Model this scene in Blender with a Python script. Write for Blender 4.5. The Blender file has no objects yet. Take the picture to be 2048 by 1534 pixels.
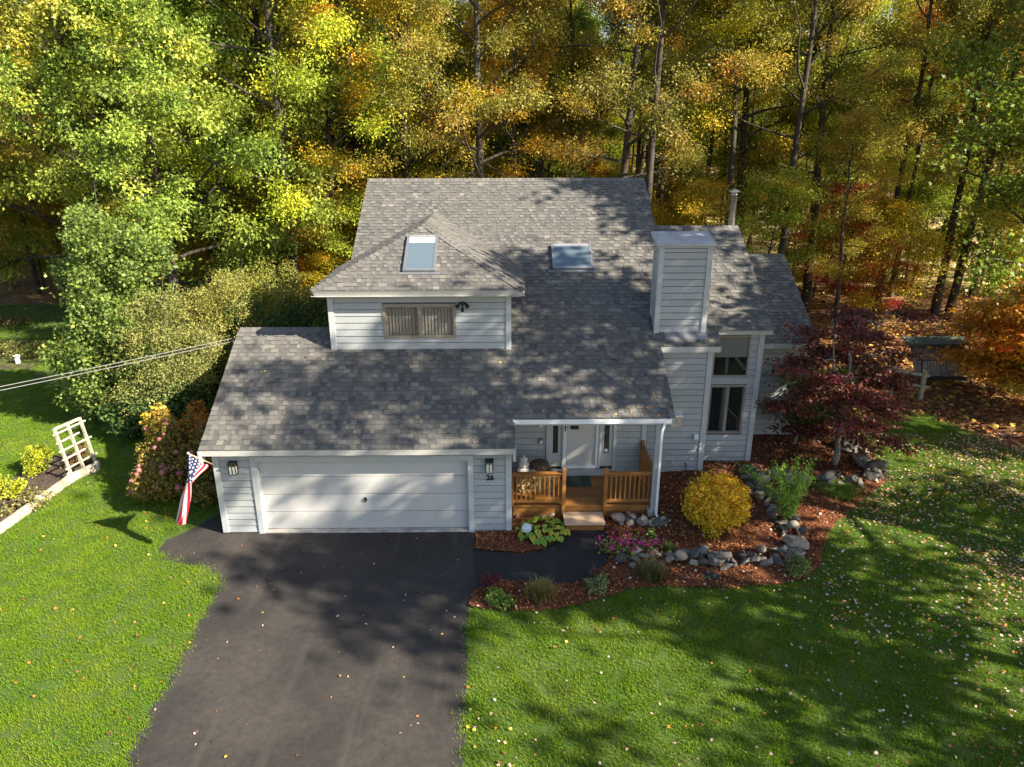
import bpy, bmesh, math, random
import numpy as np
from mathutils import Vector, Matrix
from mathutils.geometry import delaunay_2d_cdt
rnd = random.Random(7)
RNG = np.random.default_rng(11)
scene = bpy.context.scene
COL = scene.collection
# ------------------------------------------------------------------ camera, sky, sun, exposure
cam_data = bpy.data.cameras.new("camera")
cam_data.sensor_width = 36.0
cam_data.lens = 24.982
cam_data.clip_end = 2000
cam = bpy.data.objects.new("camera", cam_data)
COL.objects.link(cam)
cr = ((0.99994622, -0.01015339, -0.00211162), (0.00541101, 0.33710286, 0.94145227), (-0.0088471, -0.94141307, 0.33713968))
M = Matrix([[cr[0][i], cr[1][i], cr[2][i]] for i in range(3)]).to_4x4()
M.translation = (-0.12513, -15.01538, 9.18364)
cam.matrix_world = M
scene.camera = cam
SUN = Vector((1.35, -0.63, 1.0)).normalized()
world = bpy.data.worlds.new("World")
scene.world = world
world.use_nodes = True
wn = world.node_tree
sky = wn.nodes.new("ShaderNodeTexSky")
sky.sky_type = 'NISHITA'
sky.sun_disc = False
sky.sun_elevation = math.asin(SUN.z)
sky.sun_rotation = math.atan2(SUN.x, SUN.y)
wn.nodes["Background"].inputs[1].default_value = 0.07
wn.links.new(sky.outputs[0], wn.nodes["Background"].inputs[0])
sd = bpy.data.lights.new("sun", 'SUN')
sd.energy = 5.0
sd.angle = math.radians(0.55)
sd.color = (1.0, 0.89, 0.72)
so = bpy.data.objects.new("sun", sd)
so.rotation_euler = SUN.to_track_quat('Z', 'Y').to_euler()
COL.objects.link(so)
scene.view_settings.view_transform = 'Standard'
scene.view_settings.look = 'None'
scene.view_settings.gamma = 1
scene.view_settings.use_curve_mapping = False
scene.view_settings.exposure = 1.78
scene.cycles.max_bounces = 8
scene.cycles.transparent_max_bounces = 8

# ------------------------------------------------------------------ helpers
def tag(o, label=None, cat=None, group=None, kind=None):
    if label: o['label'] = label
    if cat: o['category'] = cat
    if group: o['group'] = group
    if kind: o['kind'] = kind
    return o

def thing(name, label, cat, loc, group=None):
    o = bpy.data.objects.new(name, None)
    o.empty_display_size = .2
    o.location = loc
    COL.objects.link(o)
    return tag(o, label, cat, group)

def worldloc(p):
    v = Vector((0, 0, 0))
    while p is not None:
        v += p.location
        p = p.parent
    return v

def put(name, me, parent=None, loc=(0, 0, 0), rot=None, scale=None, color=None):
    """link a mesh object whose loc is given in world coordinates"""
    o = bpy.data.objects.new(name, me)
    o.location = Vector(loc) - (worldloc(parent) if parent else Vector((0, 0, 0)))
    if rot is not None: o.rotation_euler = rot
    if scale is not None: o.scale = scale
    if color is not None: o.color = color
    o.parent = parent
    COL.objects.link(o)
    return o

class MB:
    def __init__(s): s.v = []; s.f = []; s.t = []
    def face(s, pts, t=0.5):
        n = len(s.v); s.v += [tuple(p) for p in pts]; s.f.append(tuple(range(n, n + len(pts)))); s.t += [t] * len(pts)
    def add(s, verts, faces, t=0.5):
        n = len(s.v); s.v += [tuple(p) for p in verts]; s.f += [tuple(i + n for i in f) for f in faces]; s.t += [t] * len(verts)
    def box(s, x0, x1, y0, y1, z0, z1, t=0.5):
        s.add([(x0, y0, z0), (x1, y0, z0), (x1, y1, z0), (x0, y1, z0), (x0, y0, z1), (x1, y0, z1), (x1, y1, z1), (x0, y1, z1)],
              [(0, 3, 2, 1), (4, 5, 6, 7), (0, 1, 5, 4), (1, 2, 6, 5), (2, 3, 7, 6), (3, 0, 4, 7)], t)
        return s
    def hexa(s, P, t=0.5):
        s.add(P, [(0, 3, 2, 1), (4, 5, 6, 7), (0, 1, 5, 4), (1, 2, 6, 5), (2, 3, 7, 6), (3, 0, 4, 7)], t); return s
    def prism(s, pts, vec, t=0.5):
        n = len(pts); vec = Vector(vec)
        a = [Vector(p) for p in pts]; b = [p + vec for p in a]
        s.add(a + b, [tuple(range(n - 1, -1, -1)), tuple(range(n, 2 * n))] + [(i, (i + 1) % n, (i + 1) % n + n, i + n) for i in range(n)], t)
        return s
    def tube(s, pts, r, sides=8, t=0.5, cap=True):
        pts = [Vector(p) for p in pts]
        rr = r if isinstance(r, (list, tuple, np.ndarray)) else [r] * len(pts)
        n0 = len(s.v); prev = None
        for i, p in enumerate(pts):
            d = (pts[min(i + 1, len(pts) - 1)] - pts[max(i - 1, 0)])
            d = d.normalized() if d.length > 1e-9 else Vector((0, 0, 1))
            if prev is None:
                a = d.orthogonal().normalized()
            else:
                a = prev - d * prev.dot(d); a = a.normalized() if a.length > 1e-6 else d.orthogonal().normalized()
            prev = a; b = d.cross(a)
            for k in range(sides):
                q = 2 * math.pi * k / sides
                s.v.append(tuple(p + (a * math.cos(q) + b * math.sin(q)) * rr[i])); s.t.append(t)
        for i in range(len(pts) - 1):
            for k in range(sides):
                k2 = (k + 1) % sides
                s.f.append((n0 + i * sides + k, n0 + i * sides + k2, n0 + (i + 1) * sides + k2, n0 + (i + 1) * sides + k))
        if cap:
            s.f.append(tuple(n0 + k for k in range(sides))[::-1])
            s.f.append(tuple(n0 + (len(pts) - 1) * sides + k for k in range(sides)))
        return s
    def lathe(s, c, prof, sides=16, t=0.5):
        n0 = len(s.v)
        for (r, z) in prof:
            for k in range(sides):
                q = 2 * math.pi * k / sides
                s.v.append((c[0] + r * math.cos(q), c[1] + r * math.sin(q), c[2] + z)); s.t.append(t)
        for i in range(len(prof) - 1):
            for k in range(sides):
                k2 = (k + 1) % sides
                s.f.append((n0 + i * sides + k, n0 + i * sides + k2, n0 + (i + 1) * sides + k2, n0 + (i + 1) * sides + k))
        return s
    def mesh(s, name, mat=None, origin=(0, 0, 0), smooth=False):
        me = bpy.data.meshes.new(name)
        o = np.array(origin, float)
        me.from_pydata((np.array(s.v, float) - o).tolist() if s.v else [], [], s.f)
        at = me.attributes.new('tint', 'FLOAT', 'POINT')
        at.data.foreach_set('value', np.array(s.t, np.float32))
        if mat: me.materials.append(mat)
        if smooth: me.polygons.foreach_set('use_smooth', [True] * len(me.polygons))
        me.update()
        return me
    def build(s, name, mat, parent=None, smooth=False, bevel=0, color=None, recalc=True):
        o3 = worldloc(parent) if parent else Vector((0, 0, 0))
        me = s.mesh(name, mat, tuple(o3), smooth)
        if recalc or bevel:
            bm = bmesh.new(); bm.from_mesh(me)
            if recalc: bmesh.ops.recalc_face_normals(bm, faces=bm.faces)
            if bevel: bmesh.ops.bevel(bm, geom=bm.edges[:], offset=bevel, segments=1, affect='EDGES')
            bm.to_mesh(me); bm.free()
        o = bpy.data.objects.new(name, me)
        o.parent = parent
        if color: o.color = color
        COL.objects.link(o)
        return o

def sm(t): t = min(1., max(0., t)); return t * t * (3 - 2 * t)
def H(x, y): return .25 * sm((x - 2) / 3) * sm((y + 1.5) / 3.5)

# ------------------------------------------------------------------ materials
def nodes(name):
    m = bpy.data.materials.new(name); m.use_nodes = True
    nt = m.node_tree; b = nt.nodes["Principled BSDF"]
    return m, nt, b
def N(nt, typ, **kw):
    n = nt.nodes.new(typ)
    for k, v in kw.items():
        if k.startswith('_'): setattr(n, k[1:], v)
        else: n.inputs[k.replace('__', ' ')].default_value = v
    return n
def ramp(nt, src, stops, interp='LINEAR'):
    r = nt.nodes.new("ShaderNodeValToRGB"); r.color_ramp.interpolation = interp
    el = r.color_ramp.elements
    while len(el) < len(stops): el.new(0.5)
    for e, (p, c) in zip(el, stops):
        e.position = p; e.color = (c[0], c[1], c[2], 1) if not isinstance(c, float) else (c, c, c, 1)
    nt.links.new(src, r.inputs[0]); return r.outputs[0]
def mixc(nt, fac, a, b, blend='MIX'):
    m = nt.nodes.new("ShaderNodeMix"); m.data_type = 'RGBA'; m.blend_type = blend
    for s, v in ((0, fac), (6, a), (7, b)):
        if hasattr(v, 'is_linked') or hasattr(v, 'links'): nt.links.new(v, m.inputs[s])
        elif isinstance(v, (int, float)): m.inputs[s].default_value = v if s == 0 else (v, v, v, 1)
        else: m.inputs[s].default_value = (v[0], v[1], v[2], 1)
    return m.outputs[2]
def pos(nt, scale=(1, 1, 1), obj=False):
    if obj:
        g = nt.nodes.new("ShaderNodeTexCoord").outputs['Object']
    else:
        g = nt.nodes.new("ShaderNodeNewGeometry").outputs['Position']
    mp = nt.nodes.new("ShaderNodeMapping"); mp.inputs['Scale'].default_value = scale
    nt.links.new(g, mp.inputs[0]); return mp.outputs[0]
def noise(nt, vec, scale, detail=4, rough=.55):
    n = N(nt, "ShaderNodeTexNoise", Scale=scale, Detail=detail, Roughness=rough)
    nt.links.new(vec, n.inputs['Vector']); return n.outputs['Fac']
def bump(nt, b, h, strength=.3, dist=.02):
    n = N(nt, "ShaderNodeBump", Strength=strength, Distance=dist)
    nt.links.new(h, n.inputs['Height']); nt.links.new(n.outputs[0], b.inputs['Normal'])
def simple(name, c, rough=.6, metal=0, var=.15, scale=6, stretch=(1, 1, 1), bstr=.15):
    m, nt, b = nodes(name)
    f = noise(nt, pos(nt, stretch), scale)
    o = ramp(nt, f, [(.3, tuple(x * (1 - var) for x in c)), (.7, tuple(min(1, x * (1 + var)) for x in c))])
    nt.links.new(o, b.inputs['Base Color'])
    b.inputs['Roughness'].default_value = rough; b.inputs['Metallic'].default_value = metal
    if bstr: bump(nt, b, f, bstr, .01)
    return m
def paint(name, c, wear=.12):
    """weathered painted timber"""
    m, nt, b = nodes(name)
    v = pos(nt, (1.2, 1.2, 9))
    f1 = noise(nt, v, 5, 6, .65); f2 = noise(nt, pos(nt), 1.1, 3)
    o = ramp(nt, f1, [(.28, tuple(x * (1 - 2 * wear) for x in c)), (.5, c), (.75, tuple(x * (1 + wear * .5) for x in c))])
    o = mixc(nt, ramp(nt, f2, [(.35, .0), (.75, .5)]), o, tuple(x * .8 for x in c))
    spk = noise(nt, pos(nt, (3, 3, 6)), 4, 2, .5)
    o = mixc(nt, ramp(nt, spk, [(.74, 0.), (.8, .55)]), o, (c[0] * .45, c[1] * .43, c[2] * .42))
    oi = nt.nodes.new("ShaderNodeObjectInfo")
    o = mixc(nt, 1.0, o, ramp(nt, oi.outputs['Random'], [(0, .88), (1, 1.)]), 'MULTIPLY')
    nt.links.new(o, b.inputs['Base Color']); b.inputs['Roughness'].default_value = .6
    bump(nt, b, f1, .25, .004)
    return m
MT = {}
MT['siding'] = paint('siding_paint', (.37, .395, .405))
MT['trim'] = paint('trim_paint', (.44, .465, .475), .08)
MT['cap_paint'] = paint('fascia_paint', (.44, .44, .42), .1)
MT['door_white'] = paint('garage_door_paint', (.50, .50, .49), .04)
MT['white'] = simple('white_metal', (.72, .73, .75), .45, 0, .05, 3, bstr=.03)
MT['doorpaint'] = paint('entry_door_paint', (.58, .57, .54), .04)
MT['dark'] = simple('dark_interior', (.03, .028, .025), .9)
MT['black'] = simple('black_metal', (.02, .02, .022), .4, .3)
MT['bronze'] = simple('bronze_frame', (.27, .235, .19), .5, .2, .25, 20)
MT['steel'] = simple('galvanised_steel', (.62, .58, .55), .3, .7, .2, 12)
MT['alu'] = simple('grey_aluminium', (.22, .23, .25), .4, .5, .1)
MT['concrete'] = simple('concrete', (.36, .34, .31), .9, 0, .3, 5)
MT['lampglass'] = simple('lamp_glass', (.75, .72, .62), .3, 0, .05)
MT['blind'] = simple('vertical_blind', (.80, .77, .70), .8, 0, .15, 12)
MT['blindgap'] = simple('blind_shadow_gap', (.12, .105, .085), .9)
MT['shade'] = simple('roller_shade', (.72, .72, .73), .7, 0, .05)
MT['mat'] = simple('green_mat', (.035, .06, .05), .95, 0, .4, 9)
MT['wicker'] = simple('brown_pumpkin_skin', (.09, .055, .035), .7, 0, .5, 30)
MT['hay'] = simple('hay', (.36, .27, .13), .95, 0, .5, 40, (1, 1, 4), .8)
MT['whitepump'] = simple('white_pumpkin_skin', (.66, .63, .58), .5, 0, .12, 8)
MT['greypump'] = simple('grey_green_pumpkin_skin', (.30, .31, .22), .6, 0, .2, 8)
MT['signblue'] = simple('sign_face', (.42, .55, .72), .4, 0, .05)
MT['signwhite'] = simple('sign_print', (.75, .77, .8), .4, 0, .03)
MT['rust_wood'] = simple('weathered_timber', (.46, .40, .33), .85, 0, .3, 7, (1, 1, 1), .4)
MT['fencewood'] = simple('fence_timber', (.36, .32, .245), .85, 0, .3, 7, (1, 1, 1), .4)
MT['corrug'] = simple('grey_green_metal_sheet', (.16, .18, .17), .55, .2, .35, 6)
MT['teal'] = simple('green_roof_sheet', (.055, .085, .07), .6, 0, .3, 6)
MT['cable'] = simple('grey_cable', (.16, .16, .165), .6)
MT['asphalt_rough'] = None
def glass(name, tint=(.02, .03, .035), rough=.03, alpha=.35):
    m, nt, b = nodes(name)
    b.inputs['Base Color'].default_value = (*tint, 1); b.inputs['Roughness'].default_value = rough
    b.inputs['IOR'].default_value = 1.7
    tr = nt.nodes.new("ShaderNodeBsdfTransparent"); tr.inputs[0].default_value = (.94, .94, .93, 1)
    mx = nt.nodes.new("ShaderNodeMixShader"); mx.inputs[0].default_value = alpha
    nt.links.new(tr.outputs[0], mx.inputs[1]); nt.links.new(b.outputs[0], mx.inputs[2])
    nt.links.new(mx.outputs[0], nt.nodes["Material Output"].inputs[0]); return m
MT['glass'] = glass('window_glass', alpha=.3)
MT['skyglass'] = glass('skylight_glass', (.10, .14, .17), .12, .93)
def stained():
    m, nt, b = nodes('cedar_stain')
    f = noise(nt, pos(nt, (1, 6, 6)), 6, 6, .6)
    f2 = noise(nt, pos(nt), 3, 3)
    o = ramp(nt, f, [(.3, (.20, .075, .014)), (.55, (.36, .15, .03)), (.8, (.46, .22, .055))])
    o = mixc(nt, ramp(nt, f2, [(.4, 0.), (.8, .6)]), o, (.17, .075, .02))
    oi = nt.nodes.new("ShaderNodeObjectInfo")
    o = mixc(nt, 1.0, o, ramp(nt, oi.outputs['Random'], [(0, .7), (1, 1.)]), 'MULTIPLY')
    nt.links.new(o, b.inputs['Base Color']); b.inputs['Roughness'].default_value = .55
    bump(nt, b, f, .3, .004); return m
MT['cedar'] = stained()
MT['newwood'] = simple('pale_tread', (.60, .42, .27), .7, 0, .1, 5, (1, 7, 1), .1)
def shingle_mat(name, warm=0):
    m, nt, b = nodes(name)
    at = nt.nodes.new("ShaderNodeAttribute"); at.attribute_name = 'tint'
    oi = nt.nodes.new("ShaderNodeObjectInfo")
    ad = nt.nodes.new("ShaderNodeMath"); ad.operation = 'ADD'
    sp = nt.nodes.new("ShaderNodeSeparateColor"); nt.links.new(oi.outputs['Color'], sp.inputs[0])
    nt.links.new(at.outputs['Fac'], ad.inputs[0]); nt.links.new(sp.outputs[0], ad.inputs[1])
    sb = nt.nodes.new("ShaderNodeMath"); sb.operation = 'SUBTRACT'; sb.inputs[1].default_value = 1.0
    nt.links.new(ad.outputs[0], sb.inputs[0])
    o = ramp(nt, sb.outputs[0], [(0, (.060, .060, .059)), (.4, (.096, .095, .091)), (.75, (.155, .149, .136)), (1, (.23, .215, .19))])
    g = noise(nt, pos(nt), 90, 2, .7)
    o = mixc(nt, .55, o, ramp(nt, g, [(.35, .35), (.65, 1.)]), 'MULTIPLY')
    w = noise(nt, pos(nt), .6, 3)
    o = mixc(nt, ramp(nt, w, [(.4, 0.), (.7, .35)]), o, (.12, .112 + .0 * warm, .098))
    nt.links.new(o, b.inputs['Base Color']); b.inputs['Roughness'].default_value = .92
    bump(nt, b, g, .5, .004); return m
MT['shingle'] = shingle_mat('asphalt_shingle')
def asphalt(name, base, blotch):
    m, nt, b = nodes(name)
    g = noise(nt, pos(nt), 60, 3, .75); w = noise(nt, pos(nt), .55, 4, .55)
    o = ramp(nt, g, [(.3, tuple(x * .62 for x in base)), (.6, base), (.78, tuple(x * 1.8 for x in base))])
    o = mixc(nt, ramp(nt, w, [(.42, 0.), (.62, .8)]), o, blotch, 'MIX')
    st = noise(nt, pos(nt), 7, 5, .7)
    o = mixc(nt, .8, o, ramp(nt, st, [(.3, .5), (.7, 1.1)]), 'MULTIPLY')
    tl = noise(nt, pos(nt, (1.6, .12, 1)), 1.1, 3)
    o = mixc(nt, ramp(nt, tl, [(.55, 0.), (.75, .5)]), o, tuple(x * 1.5 for x in blotch))
    vo = N(nt, "ShaderNodeTexVoronoi", Scale=28.); nt.links.new(pos(nt), vo.inputs['Vector'])
    o = mixc(nt, ramp(nt, vo.outputs['Distance'], [(.05, .8), (.09, 0.)]), o, (.22, .2, .17))
    nt.links.new(o, b.inputs['Base Color']); b.inputs['Roughness'].default_value = .82
    bump(nt, b, g, .6, .006); return m
MT['asphalt'] = asphalt('worn_asphalt', (.030, .0258, .0228), (.052, .044, .038))
MT['asphalt_new'] = asphalt('fresh_asphalt', (.016, .0155, .016), (.022, .020, .020))
def mulch_mat():
    m, nt, b = nodes('bark_mulch')
    g = noise(nt, pos(nt, (1, 1.6, 1)), 38, 5, .8); w = noise(nt, pos(nt), 1.3, 3)
    o = ramp(nt, g, [(.3, (.022, .006, .003)), (.5, (.14, .038, .010)), (.68, (.32, .105, .026))])
    o = mixc(nt, ramp(nt, w, [(.35, 0.), (.7, .5)]), o, (.13, .045, .018))
    nt.links.new(o, b.inputs['Base Color']); b.inputs['Roughness'].default_value = .95
    bump(nt, b, g, 1., .03); return m
MT['mulch'] = mulch_mat()
def soil_mat(name, stops, sc):
    m, nt, b = nodes(name)
    vo = N(nt, "ShaderNodeTexVoronoi", Scale=sc); nt.links.new(pos(nt), vo.inputs['Vector'])
    sp = nt.nodes.new("ShaderNodeSeparateColor"); nt.links.new(vo.outputs['Color'], sp.inputs[0])
    o = ramp(nt, sp.outputs[0], stops)
    w = noise(nt, pos(nt), .5, 4)
    o = mixc(nt, .8, o, ramp(nt, w, [(.3, .35), (.65, 1.)]), 'MULTIPLY')
    nt.links.new(o, b.inputs['Base Color']); b.inputs['Roughness'].default_value = .95
    bump(nt, b, vo.outputs['Distance'], .9, .04); return m
MT['litter'] = soil_mat('leaf_litter_ground', [(0, (.06, .028, .01)), (.35, (.19, .085, .022)), (.65, (.30, .15, .035)), (1, (.36, .24, .09))], 9)
MT['soil'] = soil_mat('garden_soil', [(0, (.03, .02, .014)), (.6, (.075, .05, .034)), (1, (.12, .09, .06))], 22)
def lawn_mat():
    m, nt, b = nodes('lawn_soil_and_thatch')
    g = noise(nt, pos(nt), 45, 4, .8); w = noise(nt, pos(nt), .8, 4, .6)
    o = ramp(nt, g, [(.3, (.02, .045, .004)), (.6, (.06, .12, .008)), (.8, (.13, .18, .02))])
    o = mixc(nt, ramp(nt, w, [(.45, 0.), (.75, .6)]), o, (.09, .10, .025))
    nt.links.new(o, b.inputs['Base Color']); b.inputs['Roughness'].default_value = 1
    bump(nt, b, g, .8, .02); return m
MT['lawn'] = lawn_mat()
MT['pasture'] = simple('dry_pasture', (.52, .40, .16), 1, 0, .35, 1.2, bstr=.3)
def leaf_mat(name, trans=.36, hue=.0):
    """obj.color is the species colour, the tint attribute moves each leaf from shade green to turned"""
    m, nt, b = nodes(name)
    at = nt.nodes.new("ShaderNodeAttribute"); at.attribute_name = 'tint'
    oi = nt.nodes.new("ShaderNodeObjectInfo")
    hsv = nt.nodes.new("ShaderNodeHueSaturation")
    nt.links.new(oi.outputs['Color'], hsv.inputs['Color'])
    nt.links.new(ramp(nt, at.outputs['Fac'], [(0, .515), (.5, .5), (.8, .49), (1, .445)]), hsv.inputs['Hue'])
    nt.links.new(ramp(nt, at.outputs['Fac'], [(0, .22), (.45, .5), (.8, .8), (1, .82)]), hsv.inputs['Value'])
    mul = N(nt, "ShaderNodeMath", _operation='MULTIPLY'); mul.inputs[1].default_value = 2.
    s = hsv.inputs['Value'].links[0].from_socket
    nt.links.new(s, mul.inputs[0]); nt.links.new(mul.outputs[0], hsv.inputs['Value'])
    nt.links.new(hsv.outputs[0], b.inputs['Base Color']); b.inputs['Roughness'].default_value = .5
    b.inputs['Specular IOR Level'].default_value = .35
    tr = nt.nodes.new("ShaderNodeBsdfTranslucent"); nt.links.new(hsv.outputs[0], tr.inputs[0])
    mx = nt.nodes.new("ShaderNodeMixShader"); mx.inputs[0].default_value = trans
    nt.links.new(b.outputs[0], mx.inputs[1]); nt.links.new(tr.outputs[0], mx.inputs[2])
    nt.links.new(mx.outputs[0], nt.nodes["Material Output"].inputs[0]); return m
MT['leaf'] = leaf_mat('leaf_tissue')
def petal(name, c):
    m, nt, b = nodes(name)
    at = nt.nodes.new("ShaderNodeAttribute"); at.attribute_name = 'tint'
    o = ramp(nt, at.outputs['Fac'], [(0, tuple(x * .45 for x in c)), (1, tuple(min(1, x * 1.3) for x in c))])
    nt.links.new(o, b.inputs['Base Color']); b.inputs['Roughness'].default_value = .7; return m
MT['petal'] = petal('magenta_petal', (.42, .015, .16))
MT['pinkbloom'] = petal('pink_bloom', (.36, .12, .13))
MT['deadleaf'] = None
def dead():
    m, nt, b = nodes('fallen_leaf_tissue')
    at = nt.nodes.new("ShaderNodeAttribute"); at.attribute_name = 'tint'
    o = ramp(nt, at.outputs['Fac'], [(0, (.16, .05, .015)), (.2, (.42, .15, .03)), (.32, (.55, .36, .05)), (.42, (.20, .07, .03)), (.5, (.42, .27, .21)), (.75, (.55, .41, .36)), (1, (.6, .5, .46))], 'CONSTANT')
    nt.links.new(o, b.inputs['Base Color']); b.inputs['Roughness'].default_value = .7; return m
MT['deadleaf'] = dead()
def bark(name, c):
    m, nt, b = nodes(name)
    f = noise(nt, pos(nt, (7, 7, 1.2)), 3, 6, .7); w = noise(nt, pos(nt), 1.2, 3)
    o = ramp(nt, f, [(.3, tuple(x * .35 for x in c)), (.6, c), (.8, tuple(x * 1.5 for x in c))])
    o = mixc(nt, ramp(nt, w, [(.55, 0.), (.75, .5)]), o, (.2, .2, .17))
    nt.links.new(o, b.inputs['Base Color']); b.inputs['Roughness'].default_value = .95
    bump(nt, b, f, .8, .03); return m
MT['bark'] = bark('bark', (.062, .048, .036)); MT['bark_pale'] = bark('pale_bark', (.27, .24, .2))
def stone_mat():
    m, nt, b = nodes('field_stone')
    oi = nt.nodes.new("ShaderNodeObjectInfo")
    o = ramp(nt, oi.outputs['Random'], [(0, (.06, .056, .05)), (.3, (.14, .128, .11)), (.6, (.26, .23, .19)), (.8, (.40, .31, .23)), (1, (.10, .095, .085))])
    f = noise(nt, pos(nt), 14, 6, .7)
    o = mixc(nt, .8, o, ramp(nt, f, [(.3, .4), (.62, 1.)]), 'MULTIPLY')
    l = noise(nt, pos(nt), 5, 4, .7)
    o = mixc(nt, ramp(nt, l, [(.6, 0.), (.66, .6)]), o, (.33, .34, .27))
    nt.links.new(o, b.inputs['Base Color']); b.inputs['Roughness'].default_value = .9
    bump(nt, b, f, .5, .02); return m
MT['stone'] = stone_mat()

def grass_mat():
    m, nt, b = nodes('grass_blade')
    at = nt.nodes.new("ShaderNodeAttribute"); at.attribute_name = 'tint'
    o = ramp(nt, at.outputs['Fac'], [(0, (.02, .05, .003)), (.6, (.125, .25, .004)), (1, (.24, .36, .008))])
    w = noise(nt, pos(nt), .7, 4, .65); w2 = noise(nt, pos(nt), 5, 3, .6)
    o = mixc(nt, ramp(nt, w, [(.45, 0.), (.72, .6)]), o, (.25, .31, .015))
    o = mixc(nt, ramp(nt, w2, [(.52, 0.), (.85, .5)]), o, (.27, .24, .05))
    nt.links.new(o, b.inputs['Base Color']); b.inputs['Roughness'].default_value = .55; b.inputs['Specular IOR Level'].default_value = .3
    tr = nt.nodes.new("ShaderNodeBsdfTranslucent"); nt.links.new(o, tr.inputs[0])
    mx = nt.nodes.new("ShaderNodeMixShader"); mx.inputs[0].default_value = .3
    nt.links.new(b.outputs[0], mx.inputs[1]); nt.links.new(tr.outputs[0], mx.inputs[2]); nt.links.new(mx.outputs[0], nt.nodes["Material Output"].inputs[0]); return m
MT['grass'] = grass_mat()
def chip():
    m, nt, b = nodes('bark_chip')
    at = nt.nodes.new("ShaderNodeAttribute"); at.attribute_name = 'tint'
    nt.links.new(ramp(nt, at.outputs['Fac'], [(0, (.03, .009, .004)), (.4, (.13, .036, .010)), (.8, (.31, .105, .025)), (1, (.48, .24, .10))]), b.inputs['Base Color']); b.inputs['Roughness'].default_value = .9; return m
MT['chip'] = chip()
MT['caplid'] = simple('chimney_lid_paint', (.36, .355, .35), .6, 0, .18, 3)
MT['lap_shadow'] = simple('siding_lap_shadow', (.075, .075, .08), .9)  # dark wall core seen through board gaps, stands in for shadow under the laps

# ------------------------------------------------------------------ ground sheets
def inside(pt, poly):
    x, y = pt; c = False; j = len(poly) - 1
    for i in range(len(poly)):
        xi, yi = poly[i]; xj, yj = poly[j]
        if (yi > y) != (yj > y) and x < (xj - xi) * (y - yi) / (yj - yi) + xi: c = not c
        j = i
    return c
def smooth_poly(P, n=4):
    out = []; L = len(P)
    for i in range(L):
        p0, p1, p2, p3 = (Vector(P[(i + k) % L]) for k in (-1, 0, 1, 2))
        for k in range(n):
            t = k / n
            q = .5 * ((2 * p1) + (p2 - p0) * t + (2 * p0 - 5 * p1 + 4 * p2 - p3) * t * t + (3 * p1 - p0 - 3 * p2 + p3) * t ** 3)
            out.append((q.x, q.y))
    return out
def wobble(P, amp, seed):
    """slightly uneven edge line"""
    r = random.Random(seed); out = []
    for i in range(len(P)):
        a = Vector(P[i]); b = Vector(P[(i + 1) % len(P)]); n = max(1, int((b - a).length / .22))
        for k in range(n):
            q = a.lerp(b, k / n); out.append((q.x + r.uniform(-amp, amp), q.y + r.uniform(-amp, amp)))
    return out
def sheet(name, poly, mat, off, step=1.0, holes=(), hf=None, kind='structure', extra=None, parent=None):
    pts = [Vector(p) for p in poly]; edges = [(i, (i + 1) % len(poly)) for i in range(len(poly))]
    for h in holes:
        n = len(pts); pts += [Vector(p) for p in h]; edges += [(n + i, n + (i + 1) % len(h)) for i in range(len(h))]
    xs = [p[0] for p in poly]; ys = [p[1] for p in poly]
    r = random.Random(3)
    x = min(xs)
    while x < max(xs):
        y = min(ys)
        while y < max(ys):
            q = (x + r.uniform(-.2, .2) * step, y + r.uniform(-.2, .2) * step)
            if inside(q, poly) and not any(inside(q, h) for h in holes): pts.append(Vector(q))
            y += step
        x += step
    v, e, f, *_ = delaunay_2d_cdt(pts, edges, [], 0, 1e-5)
    mb = MB(); hf = hf or (lambda x, y: 0)
    mb.v = [(p.x, p.y, H(p.x, p.y) + off + hf(p.x, p.y)) for p in v]; mb.t = [.5] * len(mb.v)
    for t in f:
        c = ((v[t[0]] + v[t[1]] + v[t[2]]) / 3)
        if inside((c.x, c.y), poly) and not any(inside((c.x, c.y), h) for h in holes): mb.f.append(tuple(t))
    me = mb.mesh(name, mat)
    bm = bmesh.new(); bm.from_mesh(me)
    bmesh.ops.recalc_face_normals(bm, faces=bm.faces)
    if sum(fc.normal.z for fc in bm.faces) < 0: bmesh.ops.reverse_faces(bm, faces=bm.faces)
    bm.to_mesh(me); bm.free()
    me.polygons.foreach_set('use_smooth', [True] * len(me.polygons))
    o = bpy.data.objects.new(name, me); COL.objects.link(o); o.parent = parent
    return tag(o, kind=kind)

g = sheet("ground", [(-400, -60), (400, -60), (400, 600), (-400, 600)], MT['litter'], -.03, 40, [[(-34, -14), (44, -14), (44, 30), (-34, 30)]])
g2 = sheet("forest_floor", [(-34, -14), (44, -14), (44, 30), (-34, 30)], MT['litter'], -.03, 1.3)
DRIVE = [(-5.6, -13.0), (-6.06, -6.69), (-6.30, -1.99), (-6.42, -1.72), (-6.85, -1.45), (-7.6, -1.22), (-7.93, -1.11), (-8.2, -.75), (-8.2, -.3), (-7.7, .35), (-7.4, .9), (-7.15, 1.4), (-6.9, 1.6), (-6.9, .02), (-.95, .02), (-.88, -.2), (-.9, -1.0), (-.72, -2.2), (-.9, -3.0), (-.8, -6.75), (-1.0, -13.0)]
WALK = [(-.88, -.82), (0.18, -0.98), (0.70, -0.89), (1.04, -0.51), (1.27, 0.04), (2.29, -0.00), (2.32, -.9), (2.10, -1.44), (1.85, -1.86), (1.34, -2.14), (0.80, -2.17), (-0.27, -2.01), (-0.64, -2.25), (-.78, -2.35)]
DRIVE_S = wobble(DRIVE, .02, 1); WALK_S = wobble(WALK, .012, 2)
sheet("driveway", DRIVE_S, MT['asphalt'], .012, .8)
sheet("walkway", WALK_S, MT['asphalt_new'], .018, .5)
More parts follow.
